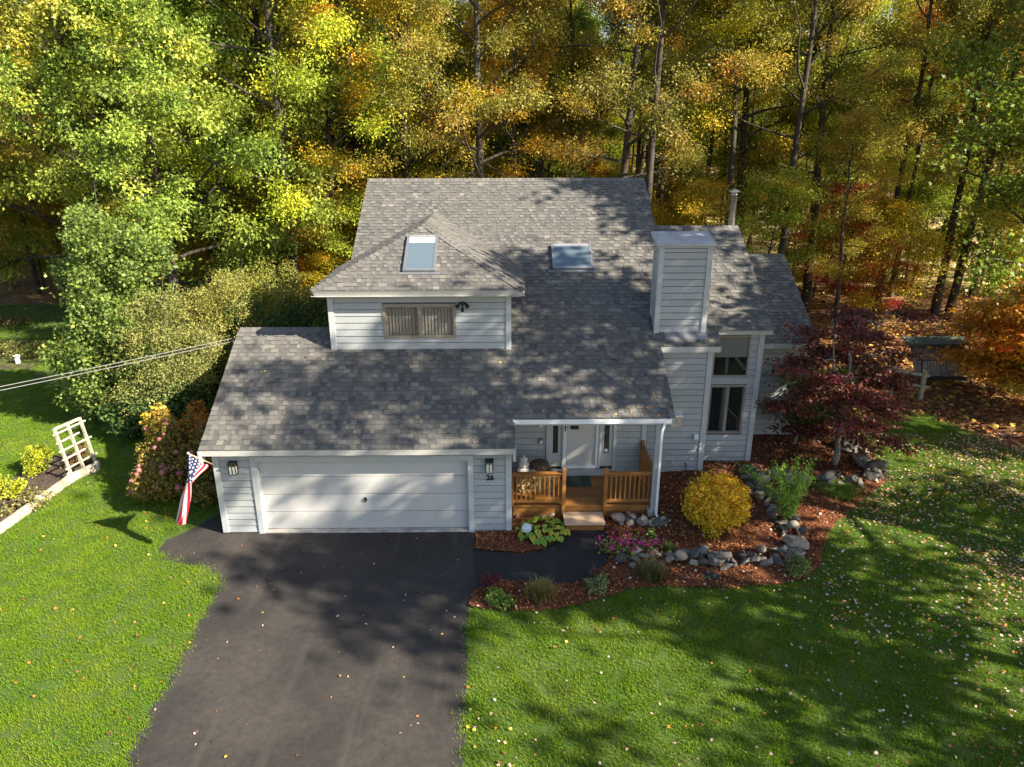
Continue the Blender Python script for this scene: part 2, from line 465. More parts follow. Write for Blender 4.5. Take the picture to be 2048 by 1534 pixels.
BED1 = [(-.86, -.1), (-.86, -.80), (0.18, -0.96), (0.70, -0.87), (1.04, -0.49), (1.30, 0.09), (1.3, .5), (3.7, .6), (3.7, 1.2), (-.02, 1.2), (-.02, -.05)]
BED2 = [(-.90, -2.95), (-.80, -2.4), (-0.64, -2.27), (-0.27, -2.03), (0.80, -2.19), (1.33, -2.16), (1.85, -1.87), (2.10, -1.44), (2.34, -.9), (2.29, -0.00), (2.3, .6), (3.45, .62), (3.5, 2.7), (5.2, 2.7), (5.25, 3.3), (6.75, 3.3), (6.8, 5.1), (8.9, 5.1), (9.6, 6.2), (10.40, 5.12), (10.62, 4.12), (10.33, 2.80), (10.09, 1.91), (9.31, 1.28), (8.30, 0.45), (7.62, -0.27), (7.17, -0.94), (6.91, -1.51), (6.44, -2.03), (5.70, -2.27), (4.50, -2.36), (3.34, -2.29), (2.48, -2.36), (1.58, -2.79), (0.75, -3.04), (-0.06, -3.06)]
BED1_S = wobble(BED1, .02, 5); BED2_S = wobble(BED2, .035, 6)
nz = lambda x, y: .025 * math.sin(x * 3.1 + y * 1.7) * math.sin(y * 2.9 - x) + .03
sheet("mulch_bed", BED1_S, MT['mulch'], .012, .25, hf=lambda x, y: .02 + .5 * nz(x, y))
sheet("mulch_bed", BED2_S, MT['mulch'], .012, .25, hf=nz)
WOODS_L = [(-60, 24.5), (-12, 24.5)]
LAWN_L = [(-60, -13), (-5.2, -13)] + [(-5.98, -6.69), (-6.2, -1.97), (-6.45, -1.60), (-6.85, -1.37), (-7.6, -1.14), (-7.98, -.95), (-8.28, -.72), (-8.28, -.25), (-7.8, .4), (-7.45, 1.0), (-7.1, 1.8), (-7.1, 9), (-9, 13), (-13, 16), (-14, 24.0), (-60, 24.5)]
LAWN_R = [(-1.0, -13), (-.82, -6.75), (-.92, -3.0), (-0.06, -3.04), (0.75, -3.02), (1.59, -2.77), (2.48, -2.35), (3.35, -2.27), (4.50, -2.34), (5.71, -2.25), (6.45, -2.01), (6.91, -1.51), (7.17, -0.94), (7.62, -0.27), (8.30, 0.45), (9.31, 1.28), (10.09, 1.91), (10.33, 2.80), (10.62, 4.12), (10.40, 5.12), (11.39, 6.23), (12.98, 7.08), (13.94, 6.40), (14.37, 4.98), (15.01, 3.71), (22, 3.4), (40, 2), (40, -13)]
LAWN_L = wobble(LAWN_L, .03, 8); LAWN_R = wobble(LAWN_R, .035, 9)
BEDL = [(-12.99, -1.05), (-12.39, 0.09), (-12.27, 1.58), (-12.19, 2.85), (-12.12, 3.79), (-13.16, 4.65), (-13.71, 4.31), (-13.99, 3.81), (-13.95, 2.43), (-14.68, 1.23)]
LAWN_RB = [(-1.3, -13), (-1.3, -2.0), (3, -1.5), (8, 3), (9.5, 5.5), (11.39, 6.23), (12.98, 7.08), (13.94, 6.40), (14.37, 4.98), (15.01, 3.71), (22, 3.4), (40, 2), (40, -13)]
LAWN_LB = [(-60, -13), (-4.5, -13), (-5.5, -6), (-5.5, -2.0), (-6.5, 0), (-6.9, .1), (-6.9, 9), (-9, 13), (-13, 16), (-14, 24.0), (-60, 24.5)]
lawnL = sheet("lawn", LAWN_LB, MT['lawn'], .006, 1.2, [BEDL])
lawnR = sheet("lawn", LAWN_RB, MT['lawn'], .006, 1.2)
sheet("garden_soil", BEDL, MT['soil'], .02, .4)
sheet("pasture", [(9, 27), (90, 24), (120, 70), (20, 75)], MT['pasture'], -.1, 5, hf=lambda x, y: .12)

# ------------------------------------------------------------------ house
SL = .578; CA = 1 / math.sqrt(1 + SL * SL)
def pl(y): return 2.362 + SL * (y + .29)
house = thing("house", "pale grey clapboard house with grey shingled roofs and attached double garage", "house", (-1, 0, 0))
def scan(poly, v):
    xs = []
    for i in range(len(poly)):
        (a, b), (c, d) = poly[i], poly[(i + 1) % len(poly)]
        if (b > v) != (d > v): xs.append(a + (v - b) * (c - a) / (d - b))
    xs.sort(); return [(xs[i], xs[i + 1]) for i in range(0, len(xs) - 1, 2)]
EXPO = .143
def shingle_face(parent, P0, U, V, poly, n_single=0, off=.0, nm="shingle_course"):
    P0, U, V = Vector(P0), Vector(U).normalized(), Vector(V).normalized(); W = U.cross(V).normalized()
    vmin = min(p[1] for p in poly); vmax = max(p[1] for p in poly)
    mb = MB(); i = 0; singles = 0; r = random.Random(len(poly) * 31 + int(P0.x * 10))
    lib = {}
    base = Matrix((U, V, W)).transposed().to_euler()
    while vmin + i * EXPO < vmax - .03:
        v0 = vmin + i * EXPO; i += 1
        v1 = min(v0 + EXPO + .01, vmax)
        for (a, b) in scan(poly, v0 + .06):
            u = a - .004; thick = r.random() < .5
            while u < b - .02:
                w = r.choice((.09, .12, .15, .17, .21)); 
                if thick: w *= .9
                w2 = min(w, b + .004 - u)
                th = .022 if thick else .007
                t = r.uniform(.5, .85) if thick else r.uniform(.15, .58)
                if r.random() < .08: t = r.random()
                if singles < n_single:
                    key = (round(w, 3), thick) if w2 == w else None
                    if key is None or key not in lib:
                        m2 = MB(); ww = w2 - .003
                        m2.add([(0, 0, 0), (ww, 0, 0), (ww, v1 - v0, .004), (0, v1 - v0, .004), (0, 0, th), (ww, 0, th)],
                               [(0, 1, 5, 4), (4, 5, 2, 3), (0, 4, 3), (1, 2, 5), (0, 3, 2, 1)], 1.0)
                        me = m2.mesh("shingle", MT['shingle'])
                        if key: lib[key] = me
                    else: me = lib[key]
                    put("shingle", me, parent, P0 + U * u + V * v0 + W * off, base, None, (t, .5, .5, 1))
                    singles += 1
                else:
                    q = lambda uu, vv, n: P0 + U * uu + V * vv + W * (n + off)
                    e = u + w2 - .003
                    mb.add([q(u, v0, 0), q(e, v0, 0), q(e, v1, .004), q(u, v1, .004), q(u, v0, th), q(e, v0, th)],
                           [(0, 1, 5, 4), (4, 5, 2, 3), (0, 4, 3), (1, 2, 5)], t)
                u += w2; thick = not thick if r.random() < .8 else thick
    o = mb.build(nm, MT['shingle'], parent, recalc=False, color=(1, .5, .5, 1))
    return tag(o, kind='stuff')
capme = {}
def caps(parent, A, B, Wd=.15, drop=.09, lift=.02, name="cap_shingle"):
    """a run of bent cap shingles from A up to B"""
    A, B = Vector(A), Vector(B); d = (B - A); L = d.length; d.normalize()
    side = d.cross(Vector((0, 0, 1))).normalized(); up = side.cross(d)
    key = (Wd, drop)
    if key not in capme:
        m = MB(); l = .17
        m.add([(0, -Wd, -drop), (0, 0, 0), (0, Wd, -drop), (l, -Wd, -drop - .012), (l, 0, -.012), (l, Wd, -drop - .012),
               (0, -Wd, -drop - .016), (0, 0, -.016), (0, Wd, -drop - .016)],
              [(0, 1, 4, 3), (1, 2, 5, 4), (0, 6, 7, 1), (1, 7, 8, 2), (0, 3, 6), (2, 8, 5)], 1.0)
        me = m.mesh("cap_shingle", MT['shingle'])
        capme[key] = me
    R = Matrix((d, side, up)).transposed().to_euler(); n = int(L / .145)
    for i in range(n):
        put(name, capme[key], parent, A + d * (i * L / n) + Vector((0, 0, lift)), R, None, (rnd.uniform(.45, .85), .5, .5, 1))
# roof deck slab
ROOF = [(-7.06, -.29), (.05, -.29), (.05, .459), (3.838, .459), (3.838, 2.43), (5.40, 2.43), (5.40, 2.966), (6.893, 2.966), (6.893, 6.709), (4.379, 6.709), (4.379, 8.891), (-4.507, 8.891), (-4.507, 3.058), (-7.06, 3.058)]
def slab(poly, top, thick, t=.4):
    mb = MB(); n = len(poly)
    a = [(x, y, pl(y) + top) for x, y in poly]; b = [(x, y, pl(y) + top - thick) for x, y in poly]
    mb.add(a + b, [tuple(range(n)), tuple(range(2 * n - 1, n - 1, -1))] + [(i, i + n, (i + 1) % n + n, (i + 1) % n) for i in range(n)], t)
    return mb
roof = slab(ROOF, -.006, .13).build("roof", MT['cap_paint'], house)
SROOF = [(-7.09, -.32), (.08, -.32), (.08, .43), (3.868, .43), (3.868, 2.40), (5.43, 2.40), (5.43, 2.936), (6.92, 2.936), (6.92, 6.709), (4.41, 6.709), (4.41, 8.891), (-4.537, 8.891), (-4.537, 3.058), (-7.09, 3.058)]
shingle_face(roof, (0, -.29, pl(-.29)), (1, 0, 0), (0, CA, SL * CA), [(x, (y + .29) / CA) for x, y in SROOF], 300)
caps(roof, (-7.06, 3.06, pl(3.06)), (-4.5, 3.06, pl(3.06)), .15, .085)
caps(roof, (-4.5, 8.9, pl(8.9)), (4.37, 8.9, pl(8.9)), .15, .085)
caps(roof, (4.38, 6.72, pl(6.72)), (6.89, 6.72, pl(6.72)), .15, .085)
# back slopes
for (x0, x1, y, yb) in ((-7.06, -4.51, 3.07, 6.6), (-4.507, 4.379, 8.9, 13.6), (4.381, 6.893, 6.72, 10.6)):
    z = pl(y); zb = z - SL * (yb - y)
    mb = MB(); mb.hexa([(x0, y, z - .14), (x1, y, z - .14), (x1, yb, zb - .14), (x0, yb, zb - .14), (x0, y, z - .01), (x1, y, z - .01), (x1, yb, zb - .01), (x0, yb, zb - .01)], .45)
    mb.build("back_roof", MT['shingle'], house, color=(1, .5, .5, 1))
# fascia boards
def fascia(x0, x1, y, z, h=.125, parent=house):
    mb = MB().box(x0, x1, y - .022, y + .0, z - h, z - .012); mb.build("fascia", MT['cap_paint'], parent)
fascia(-7.05, .045, -.29, pl(-.29) - .005, .16)
fascia(.056, 3.83, .459, pl(.459), .13)
fascia(3.845, 5.39, 2.43, pl(2.43), .17)
fascia(5.41, 6.885, 2.966, pl(2.966), .17)
def rake(x, y0, y1, w=.022, h=.14, parent=house, k=.018):
    mb = MB(); mb.hexa([(x, y0, pl(y0) - h), (x + w, y0, pl(y0) - h), (x + w, y1, pl(y1) - h), (x, y1, pl(y1) - h), (x, y0, pl(y0) - k), (x + w, y0, pl(y0) - k), (x + w, y1, pl(y1) - k), (x, y1, pl(y1) - k)])
    mb.build("rake_board", MT['trim'], parent)
rake(-7.082, -.312, 3.06); rake(.0505, -.312, .43); rake(3.8385, .43, 2.40); rake(5.4005, 2.40, 2.94); rake(6.8935, 2.94, 6.7); rake(4.3795, 6.76, 8.88); rake(-4.529, 3.1, 8.88)
# soffit return blocks at the garage eave corners
for x in (-7.12, .03):
    MB().box(x, x + .07, -.325, -.12, 2.02, 2.32).build("eave_return", MT['trim'], house)

bme = {}
def board_mesh(mat):
    if mat.name not in bme:
        m = MB()
        m.add([(0, -.020, 0), (1, -.020, 0), (1, 0, 0), (0, 0, 0), (0, -.006, .895), (1, -.006, .895), (1, 0, .895), (0, 0, .895)],
              [(0, 1, 5, 4), (0, 3, 2, 1), (4, 5, 6, 7), (1, 2, 6, 5), (3, 0, 4, 7)])  # board stops short of its course so the dark core paints a shadow line
        bme[mat.name] = m.mesh("siding_board", mat)
    return bme[mat.name]
def siding(parent, x0, x1, y, z0, z1, ex=.173, holes=(), rot=0, org=None, ztop=None):
    """one board per course; rot/org turn the run for side walls"""
    z = z0; me = board_mesh(MT['siding'])
    while z < z1 - .02:
        h = min(ex, z1 - z); segs = [(x0, x1)]
        for (a, b, c, d) in holes:
            if z + h * .6 > c and z + h * .4 < d:
                ns = []
                for (p, q) in segs:
                    if b <= p or a >= q: ns.append((p, q)); continue
                    if a > p: ns.append((p, a))
                    if b < q: ns.append((b, q))
                segs = ns
        for (p, q) in segs:
            if rot: loc = Vector(org) + Vector((0, -p, z)) if rot < 0 else Vector(org) + Vector((0, p, z))
            else: loc = Vector((p, y, z))
            put("siding_board", me, parent, loc, (0, 0, rot), (q - p, 1, h))
        z += ex
def wall_core(name, x0, x1, y, th, z0, z1, holes=(), parent=house, mat='lap_shadow', topf=None):
    xs = sorted(set([x0, x1] + [h[0] for h in holes] + [h[1] for h in holes])); zs = sorted(set([z0, z1] + [h[2] for h in holes] + [h[3] for h in holes]))
    mb = MB()
    for i in range(len(xs) - 1):
        for k in range(len(zs) - 1):
            cx, cz = (xs[i] + xs[i + 1]) / 2, (zs[k] + zs[k + 1]) / 2
            if any(h[0] < cx < h[1] and h[2] < cz < h[3] for h in holes): continue
            mb.box(xs[i], xs[i + 1], y, y + th, zs[k], zs[k + 1])
    return mb.build(name, MT[mat], parent, recalc=False)
def cboard(parent, x0, x1, y, z0, z1, proud=.045, name="corner_board", mat='trim', back=0):
    return MB().box(x0, x1, y - proud, y + back, z0, z1).build(name, MT[mat], parent)
# garage front wall
gw = wall_core("garage_wall", -6.93, -.01, .0, .12, .05, 2.2, [(-5.95, -1.02, .04, 1.92)])
siding(gw, -6.807, -6.077, 0, .05, 2.12, .173)
siding(gw, -.89, -.14, 0, .05, 2.12, .173)
cboard(gw, -6.94, -6.807, 0, .05, 2.13); cboard(gw, -.138, 0, 0, .05, 2.13)
MB().box(-6.95, -6.93, -.03, .14, .05, 2.13).build("corner_board", MT['trim'], gw)
MB().box(-.02, .004, 0, .14, .05, 2.13).build("corner_board", MT['trim'], gw)
cboard(gw, -6.077, -5.95, 0, .0, 2.03, .045, "door_casing"); cboard(gw, -1.02, -.892, 0, .0, 2.03, .045, "door_casing")
cboard(gw, -5.949, -1.021, 0, 1.92, 2.03, .044, "door_casing")
cboard(gw, -6.077, -.892, 0, 2.032, 2.06, .05, "drip_edge", 'cap_paint')
MB().box(-6.9, -5.96, .01, .1, -.1, .045).build("foundation", MT['concrete'], gw)
MB().box(-.90, -.08, .01, .1, -.1, .045).build("foundation", MT['concrete'], gw)
gd = MB().box(-5.95, -1.02, .16, .2, .03, 1.94).build("garage_door", MT['doorpaint'], house)
for i in range(4):
    z0 = .055 + i * .466
    MB().box(-5.93, -1.04, .12, .158, z0, z0 + .452).build("door_panel", MT["door_white"], gd, bevel=.004)
hb = MB(); hb.tube([(-3.50, .10, .85), (-3.50, .075, .86), (-3.44, .07, .86)], .012, 6); hb.tube([(-3.5, .118, .79), (-3.5, .09, .79)], .02, 8); hb.tube([(-3.5, .12, .87), (-3.5, .085, .87)], .028, 8)
hb.box(-3.51, -3.47, .09, .12, .81, .89)
hb.build("door_handle", MT['black'], gd)
for x in (-5.95, -1.045): MB().box(x, x + .025, .0, .16, .0, 1.92).build("door_stop", MT['trim'], gd)
MB().box(-6.0, -.95, -.03, .3, -.05, .042).build("concrete_apron", MT['concrete'], house, bevel=.008)
# plain side and rear walls of the garage and the main body
def body(x0, x1, prof, name="side_wall", mat='siding'):
    MB().prism([(x0, y, z) for y, z in prof], (x1 - x0, 0, 0)).build(name, MT[mat], house)
T = .15
body(-6.93, -6.80, [(.12, .03), (6.3, .03), (6.3, pl(3.06) - SL * 3.24 - T), (3.06, pl(3.06) - T), (.12, pl(.12) - T)])
body(-4.4, -.02, [(3.4, .1), (13.3, .1), (13.3, pl(8.9) - SL * 4.4 - T), (8.9, pl(8.9) - T), (3.4, pl(3.4) - T)], "main_wall")
body(-.02, 3.62, [(3.1, .1), (13.3, .1), (13.3, pl(8.9) - SL * 4.4 - T), (8.9, pl(8.9) - T), (3.1, pl(3.1) - T)], "main_wall")
body(3.63, 5.27, [(3.4, .1), (10, .1), (10, pl(6.7) - SL * 3.3 - T), (6.7, pl(6.7) - T), (3.4, pl(3.4) - T)], "main_wall")
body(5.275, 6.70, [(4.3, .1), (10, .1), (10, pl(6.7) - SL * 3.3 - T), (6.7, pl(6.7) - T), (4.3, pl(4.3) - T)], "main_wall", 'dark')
body(6.70, 6.775, [(3.23, .1), (10, .1), (10, pl(6.7) - SL * 3.3 - T), (6.7, pl(6.7) - T), (3.23, pl(3.23) - T)], "side_wall")
body(-.10, -.0205, [(.13, .03), (3.3, .03), (3.3, pl(3.3) - T), (.13, pl(.13) - T)], "side_wall")
# porch wall, y = 2.25
DH = [(.98, 2.76, .56, 2.72)]
pw = wall_core("porch_wall", 0, 3.62, 2.25, .1, .2, pl(2.25) - .2, DH)
siding(pw, .01, 3.47, 2.25, .40, 3.4, .178, [(.94, 2.80, .40, 2.8)])
cboard(pw, 3.47, 3.60, 2.25, .25, 3.5)
MB().box(.94, 2.80, 2.19, 2.249, .37, .55).build("kick_board", MT['siding'], pw)
fd = MB().box(1.42, 2.32, 2.27, 2.31, .56, 2.60).build("front_door", MT['doorpaint'], house)
MB().box(1.50, 2.24, 2.262, 2.272, .66, 2.45).build("door_leaf", MT['doorpaint'], fd, bevel=.004)
MB().box(1.58, 1.80, 2.252, 2.263, 1.70, 2.38).build("pane", MT['glass_dark'] if 'glass_dark' in MT else MT['dark'], fd)
for b_ in ((1.40, 1.48, .57, 2.6), (2.26, 2.34, .57, 2.6), (1.48, 2.26, .57, .67), (1.48, 2.26, 2.5, 2.6)):
    MB().box(b_[0], b_[1], 2.215, 2.25, b_[2], b_[3]).build("storm_door_frame", MT['white'], fd, bevel=.003)
hb = MB(); hb.tube([(1.44, 2.214, 1.68), (1.44, 2.18, 1.70), (1.44, 2.18, 1.88), (1.44, 2.214, 1.9)], .012, 6); hb.tube([(1.44, 2.19, 1.79), (1.53, 2.18, 1.79)], .01, 6)
hb.build("door_handle", MT['black'], fd)
for (a, b_) in ((1.02, 1.36), (2.38, 2.72)):
    w = MB().box(a, b_, 2.255, 2.30, .62, 2.6).build("sidelight", MT['doorpaint'], house)
    MB().box(a + .10, b_ - .10, 2.245, 2.2545, 1.02, 2.45).build("pane", MT['dark'], w)
    MB().box(a + .085, a + .0995, 2.238, 2.2545, 1.0, 2.46).build("frame", MT['doorpaint'], w); MB().box(b_ - .0995, b_ - .085, 2.238, 2.2545, 1.0, 2.46).build("frame", MT['doorpaint'], w)
    MB().box(a + .0855, b_ - .0855, 2.238, 2.2545, .98, .9995).build("frame", MT['doorpaint'], w)
st = MB(); st.prism([(2.55 + .05 * math.cos(q * math.pi / 4 + .39), 2.2445, 1.09 + .05 * math.sin(q * math.pi / 4 + .39)) for q in range(8)], (0, -.003, 0)); st.build("security_sticker", MT['signwhite'], house)
for (a, b_) in ((.94, 1.02), (1.36, 1.40), (2.34, 2.38), (2.72, 2.80)):
    MB().box(a, b_, 2.19, 2.25, .551, 2.7).build("door_casing", MT['trim'], house, bevel=.004)
# wing wall (behind chimney), y = 2.62
wg = wall_core("wing_wall", 3.6, 5.26, 2.62, .1, .25, 3.75)
siding(wg, 3.6, 5.14, 2.62, .25, 3.74, .174)
cboard(wg, 5.14, 5.27, 2.62, .25, 3.74); MB().box(5.255, 5.29, 2.6, 3.2, .25, 3.74).build("corner_board", MT['trim'], wg)
MB().box(3.62, 5.2, 2.64, 2.72, .0, .245).build("foundation", MT['concrete'], wg)
# window bay, y = 3.2
WIN = [(5.44, 6.46, 1.15, 2.60), (5.46, 6.44, 2.83, 3.99)]
bw = wall_core("bay_wall", 5.26, 6.78, 3.2, .1, .25, 4.12, WIN)
siding(bw, 5.28, 6.65, 3.2, .25, 4.1, .174, WIN)
cboard(bw, 6.65, 6.79, 3.2, .25, 4.1); MB().box(6.775, 6.80, 3.19, 3.3, .25, 4.1).build("corner_board", MT['trim'], bw)
MB().box(5.3, 6.72, 3.22, 3.3, .0, .245).build("foundation", MT['concrete'], bw)
MB().box(5.29, 6.648, 3.165, 3.2, 2.62, 2.81).build("window_header", MT['siding'], bw)
def frame(parent, x0, x1, z0, z1, y, w, d, mat, nm="frame"):
    mb = MB(); mb.box(x0, x1, y - d, y + .02, z0, z0 + w); mb.box(x0, x1, y - d, y + .02, z1 - w, z1); mb.box(x0, x0 + w, y - d, y + .02, z0 + w, z1 - w); mb.box(x1 - w, x1, y - d, y + .02, z0 + w, z1 - w)
    return mb.build(nm, MT[mat], parent)
w1 = frame(house, 5.44, 6.46, 1.15, 2.60, 3.2, .045, .03, 'bronze', "window")
MB().box(5.93, 5.975, 3.165, 3.215, 1.196, 2.554).build("mullion", MT['bronze'], w1)
MB().box(5.486, 5.929, 3.19, 3.196, 1.196, 2.554).build("pane", MT['glass'], w1); MB().box(5.976, 6.414, 3.198, 3.204, 1.196, 2.554).build("pane", MT['glass'], w1)
frame(w1, 5.488, 5.928, 1.198, 2.552, 3.19, .03, .012, 'alu', "sash"); frame(w1, 5.978, 6.412, 1.198, 2.552, 3.2, .03, .012, 'alu', "sash")
w2 = frame(house, 5.46, 6.44, 2.83, 3.99, 3.2, .045, .03, 'bronze', "window")
MB().box(5.506, 6.394, 3.19, 3.196, 2.876, 3.944).build("pane", MT['glass'], w2)
MB().box(5.51, 6.39, 3.205, 3.212, 3.38, 3.943).build("roller_shade", MT['shade'], w2)
ib = MB(); ib.tube([(5.95, 3.5, 1.0), (5.95, 3.5, 4.0)], .05, 4); ib.tube([(6.0, 3.45, 3.5), (6.5, 3.45, 2.9)], .05, 4); ib.tube([(5.99, 3.42, 1.9), (6.4, 3.42, 1.5), (6.4, 3.42, 1.1)], .018, 5)
ib.build("inner_brace", MT['doorpaint'], w2)
# low rear wing, y = 5
t3 = wall_core("rear_wing_wall", 6.8, 8.83, 5.0, .1, .32, 3.25)
siding(t3, 6.8, 8.70, 5.0, .32, 3.22, .174); cboard(t3, 8.70, 8.84, 5.0, .32, 3.22)
MB().box(6.82, 8.8, 5.03, 5.09, 0, .31).build("foundation", MT['dark'], t3)
body(6.82, 8.83, [(5.1, .1), (11, .1), (11, 3.0), (8.13, 5.1), (5.1, 3.25)], "rear_wing_body")
z0 = 3.33; R3 = [(6.80, -.03), (8.975, -.03), (8.975, 3.42 / CA), (6.80, 3.42 / CA)]
r3 = MB(); r3.hexa([(6.80, 4.71, z0 - .13), (8.93, 4.71, z0 - .13), (8.93, 8.13, z0 + SL * 3.42 - .13), (6.80, 8.13, z0 + SL * 3.42 - .13), (6.80, 4.71, z0 - .006), (8.93, 4.71, z0 - .006), (8.93, 8.13, z0 + SL * 3.42 - .006), (6.80, 8.13, z0 + SL * 3.42 - .006)])
r3 = r3.build("rear_wing_roof", MT['cap_paint'], house)
shingle_face(r3, (0, 4.71, z0), (1, 0, 0), (0, CA, SL * CA), R3)
caps(r3, (6.82, 8.13, z0 + SL * 3.42), (8.93, 8.13, z0 + SL * 3.42), .15, .085)
MB().box(6.8, 8.92, 4.685, 4.709, z0 - .17, z0 - .015).build("fascia", MT['cap_paint'], r3)
MB().hexa([(8.931, 4.69, z0 - .18), (8.945, 4.69, z0 - .18), (8.945, 8.13, z0 + 1.97 - .18), (8.931, 8.13, z0 + 1.97 - .18), (8.931, 4.69, z0 - .03), (8.945, 4.69, z0 - .03), (8.945, 8.13, z0 + 1.94), (8.931, 8.13, z0 + 1.94)]).build("rake_board", MT['cap_paint'], r3)
MB().hexa([(6.80, 8.14, z0 + 1.83), (8.93, 8.14, z0 + 1.83), (8.93, 11.4, z0 - .05), (6.80, 11.4, z0 - .05), (6.80, 8.14, z0 + 1.97), (8.93, 8.14, z0 + 1.97), (8.93, 11.4, z0 + .08), (6.80, 11.4, z0 + .08)]).build("back_roof", MT['shingle'], r3, color=(1, .5, .5, 1))
# ---- dormer
dz0 = pl(2.387) - .05
DW = [(-3.2, -1.37, 4.19, 5.08)]
dw = wall_core("dormer_wall", -4.55, .018, 2.387, .1, dz0, 5.32, DW)
siding(dw, -4.42, -.11, 2.387, pl(2.387) + .0, 5.28, .173, DW)
cboard(dw, -4.555, -4.42, 2.387, pl(2.36) - .03, 5.3); cboard(dw, -.11, .022, 2.387, pl(2.36) - .03, 5.3)
cboard(dw, -3.34, -1.24, 2.387, 5.14, 5.3, .032, "window_header", 'siding')
for x in (-4.55, -.0):
    MB().prism([(x, 2.36, pl(2.36) - .05), (x, 5.3, pl(5.3) - .3), (x, 5.3, 5.32), (x, 2.36, 5.32)], (.018, 0, 0)).build("dormer_side", MT['siding'], dw)
win = frame(house, -3.2, -1.37, 4.19, 5.08, 2.387, .045, .035, 'bronze', "dormer_window")
MB().box(-2.30, -2.25, 2.335, 2.4, 4.236, 5.034).build("mullion", MT['bronze'], win)
MB().box(-3.154, -2.301, 2.372, 2.377, 4.236, 5.034).build("pane", MT['glass'], win); MB().box(-2.249, -1.416, 2.380, 2.385, 4.236, 5.034).build("pane", MT['glass'], win)
frame(win, -3.152, -2.302, 4.238, 5.032, 2.372, .03, .012, 'bronze', "sash"); frame(win, -2.248, -1.418, 4.238, 5.032, 2.379, .03, .012, 'bronze', "sash")
slme = MB().box(0, .070, 0, .008, 0, .76).mesh("blind_slat", MT['blind'])
x = -3.13
while x < -1.44:
    put("blind_slat", slme, win, (x, 2.42, 4.25), (0, 0, rnd.uniform(.2, .5))); x += .082
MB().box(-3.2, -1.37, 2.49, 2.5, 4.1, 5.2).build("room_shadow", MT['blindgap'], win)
EZ = 5.49; AY, AZ = 4.41, 6.79; AX = -2.255
dr = MB()
Pe = [(-4.87, 2.06, EZ), (.36, 2.06, EZ), (.36, 5.12, EZ), (AX, 7.37, AZ), (AX, AY, AZ), (-4.87, 5.12, EZ)]
for f_ in ((0, 1, 4), (1, 2, 3, 4), (0, 4, 3, 5)): dr.face([Vector(Pe[i]) - Vector((0, 0, .01)) for i in f_])
dr.face([(x, y, z - .15) for x, y, z in (Pe[0], Pe[5], Pe[2], Pe[1])])
dr = dr.build("dormer_roof", MT['cap_paint'], house, recalc=False)
fl = math.hypot(AY - 2.06, AZ - EZ)
shingle_face(dr, (0, 2.06, EZ), (1, 0, 0), (0, AY - 2.06, AZ - EZ), [(-4.87, 0), (.36, 0), (AX, fl)])
sw = AX + 4.87; sl = math.hypot(sw, AZ - EZ)
shingle_face(dr, (.36, 0, EZ), (0, 1, 0), (-sw, 0, AZ - EZ), [(2.06, 0), (5.12, 0), (7.37, sl), (AY, sl)])
shingle_face(dr, (-4.87, 0, EZ), (0, -1, 0), (sw, 0, AZ - EZ), [(-5.12, 0), (-2.06, 0), (-AY, sl), (-7.37, sl)])
caps(dr, Pe[0], Pe[4], .14, .045, .025); caps(dr, Pe[1], Pe[4], .14, .045, .025); caps(dr, (AX, AY, AZ), (AX, 7.37, AZ), .14, .07, .03)
mb = MB()
mb.hexa([(-4.76, 2.14, EZ - .19), (.25, 2.14, EZ - .19), (.25, 2.2, EZ - .19), (-4.76, 2.2, EZ - .19), (-4.86, 2.065, EZ - .012), (.35, 2.065, EZ - .012), (.35, 2.2, EZ - .012), (-4.86, 2.2, EZ - .012)])
mb.build("fascia", MT['cap_paint'], dr)
for s, x in ((-1, -4.87), (1, .36)):
    MB().hexa([(x - s * .11, 2.14, EZ - .19), (x - s * .11, 5.1, EZ - .19), (x - s * .14, 5.1, EZ - .19), (x - s * .14, 2.2, EZ - .19), (x - s * .01, 2.07, EZ - .012), (x - s * .01, 5.1, EZ - .012), (x - s * .14, 5.1, EZ - .012), (x - s * .14, 2.2, EZ - .012)]).build("fascia", MT['cap_paint'], dr)
MB().box(-4.75, .24, 2.2, 2.386, EZ - .185, EZ - .17).build("soffit", MT['cap_paint'], dr)
# skylights
def skylight(P0, U, V, u0, u1, v0, v1, h, blind):
    P0, U, V = Vector(P0), Vector(U).normalized(), Vector(V).normalized(); W = U.cross(V)
    q = lambda u, v, n: P0 + U * u + V * v + W * n
    def bx(a, b, c, d, n0, n1, name, mat, par):
        mb = MB(); mb.hexa([q(a, c, n0), q(b, c, n0), q(b, d, n0), q(a, d, n0), q(a, c, n1), q(b, c, n1), q(b, d, n1), q(a, d, n1)]); return mb.build(name, MT[mat], par)
    s = bx(u0 + .03, u1 - .03, v0 + .03, v1 - .03, 0, h - .02, "skylight", 'alu', house)
    bx(u0, u0 + .07, v0, v1, -.01, h, "frame", 'alu', s); bx(u1 - .07, u1, v0, v1, -.01, h, "frame", 'alu', s)
    bx(u0 + .071, u1 - .071, v0, v0 + .09, -.01, h, "frame", 'alu', s); bx(u0 + .071, u1 - .071, v1 - .12, v1, -.01, h, "frame", 'steel', s)
    bx(u0 + .07, u1 - .07, v0 + .09, v1 - .12, h - .015, h - .008, "pane", 'skyglass', s)
    if blind: bx(u0 + .075, u1 - .075, v1 - .32, v1 - .125, h - .0075, h - .006, "inner_sill", 'shade', s)
    bx(u0 - .12, u1 + .12, v0 - .09, v0, .018, .024, "flashing", 'alu', s)
skylight((0, -.29, pl(-.29)), (1, 0, 0), (0, CA, SL * CA), 1.22, 2.37, 6.08, 7.17, .10, False)
skylight((0, 2.06, EZ), (1, 0, 0), (0, AY - 2.06, AZ - EZ), -2.68, -1.87, .66, 2.10, .08, True)
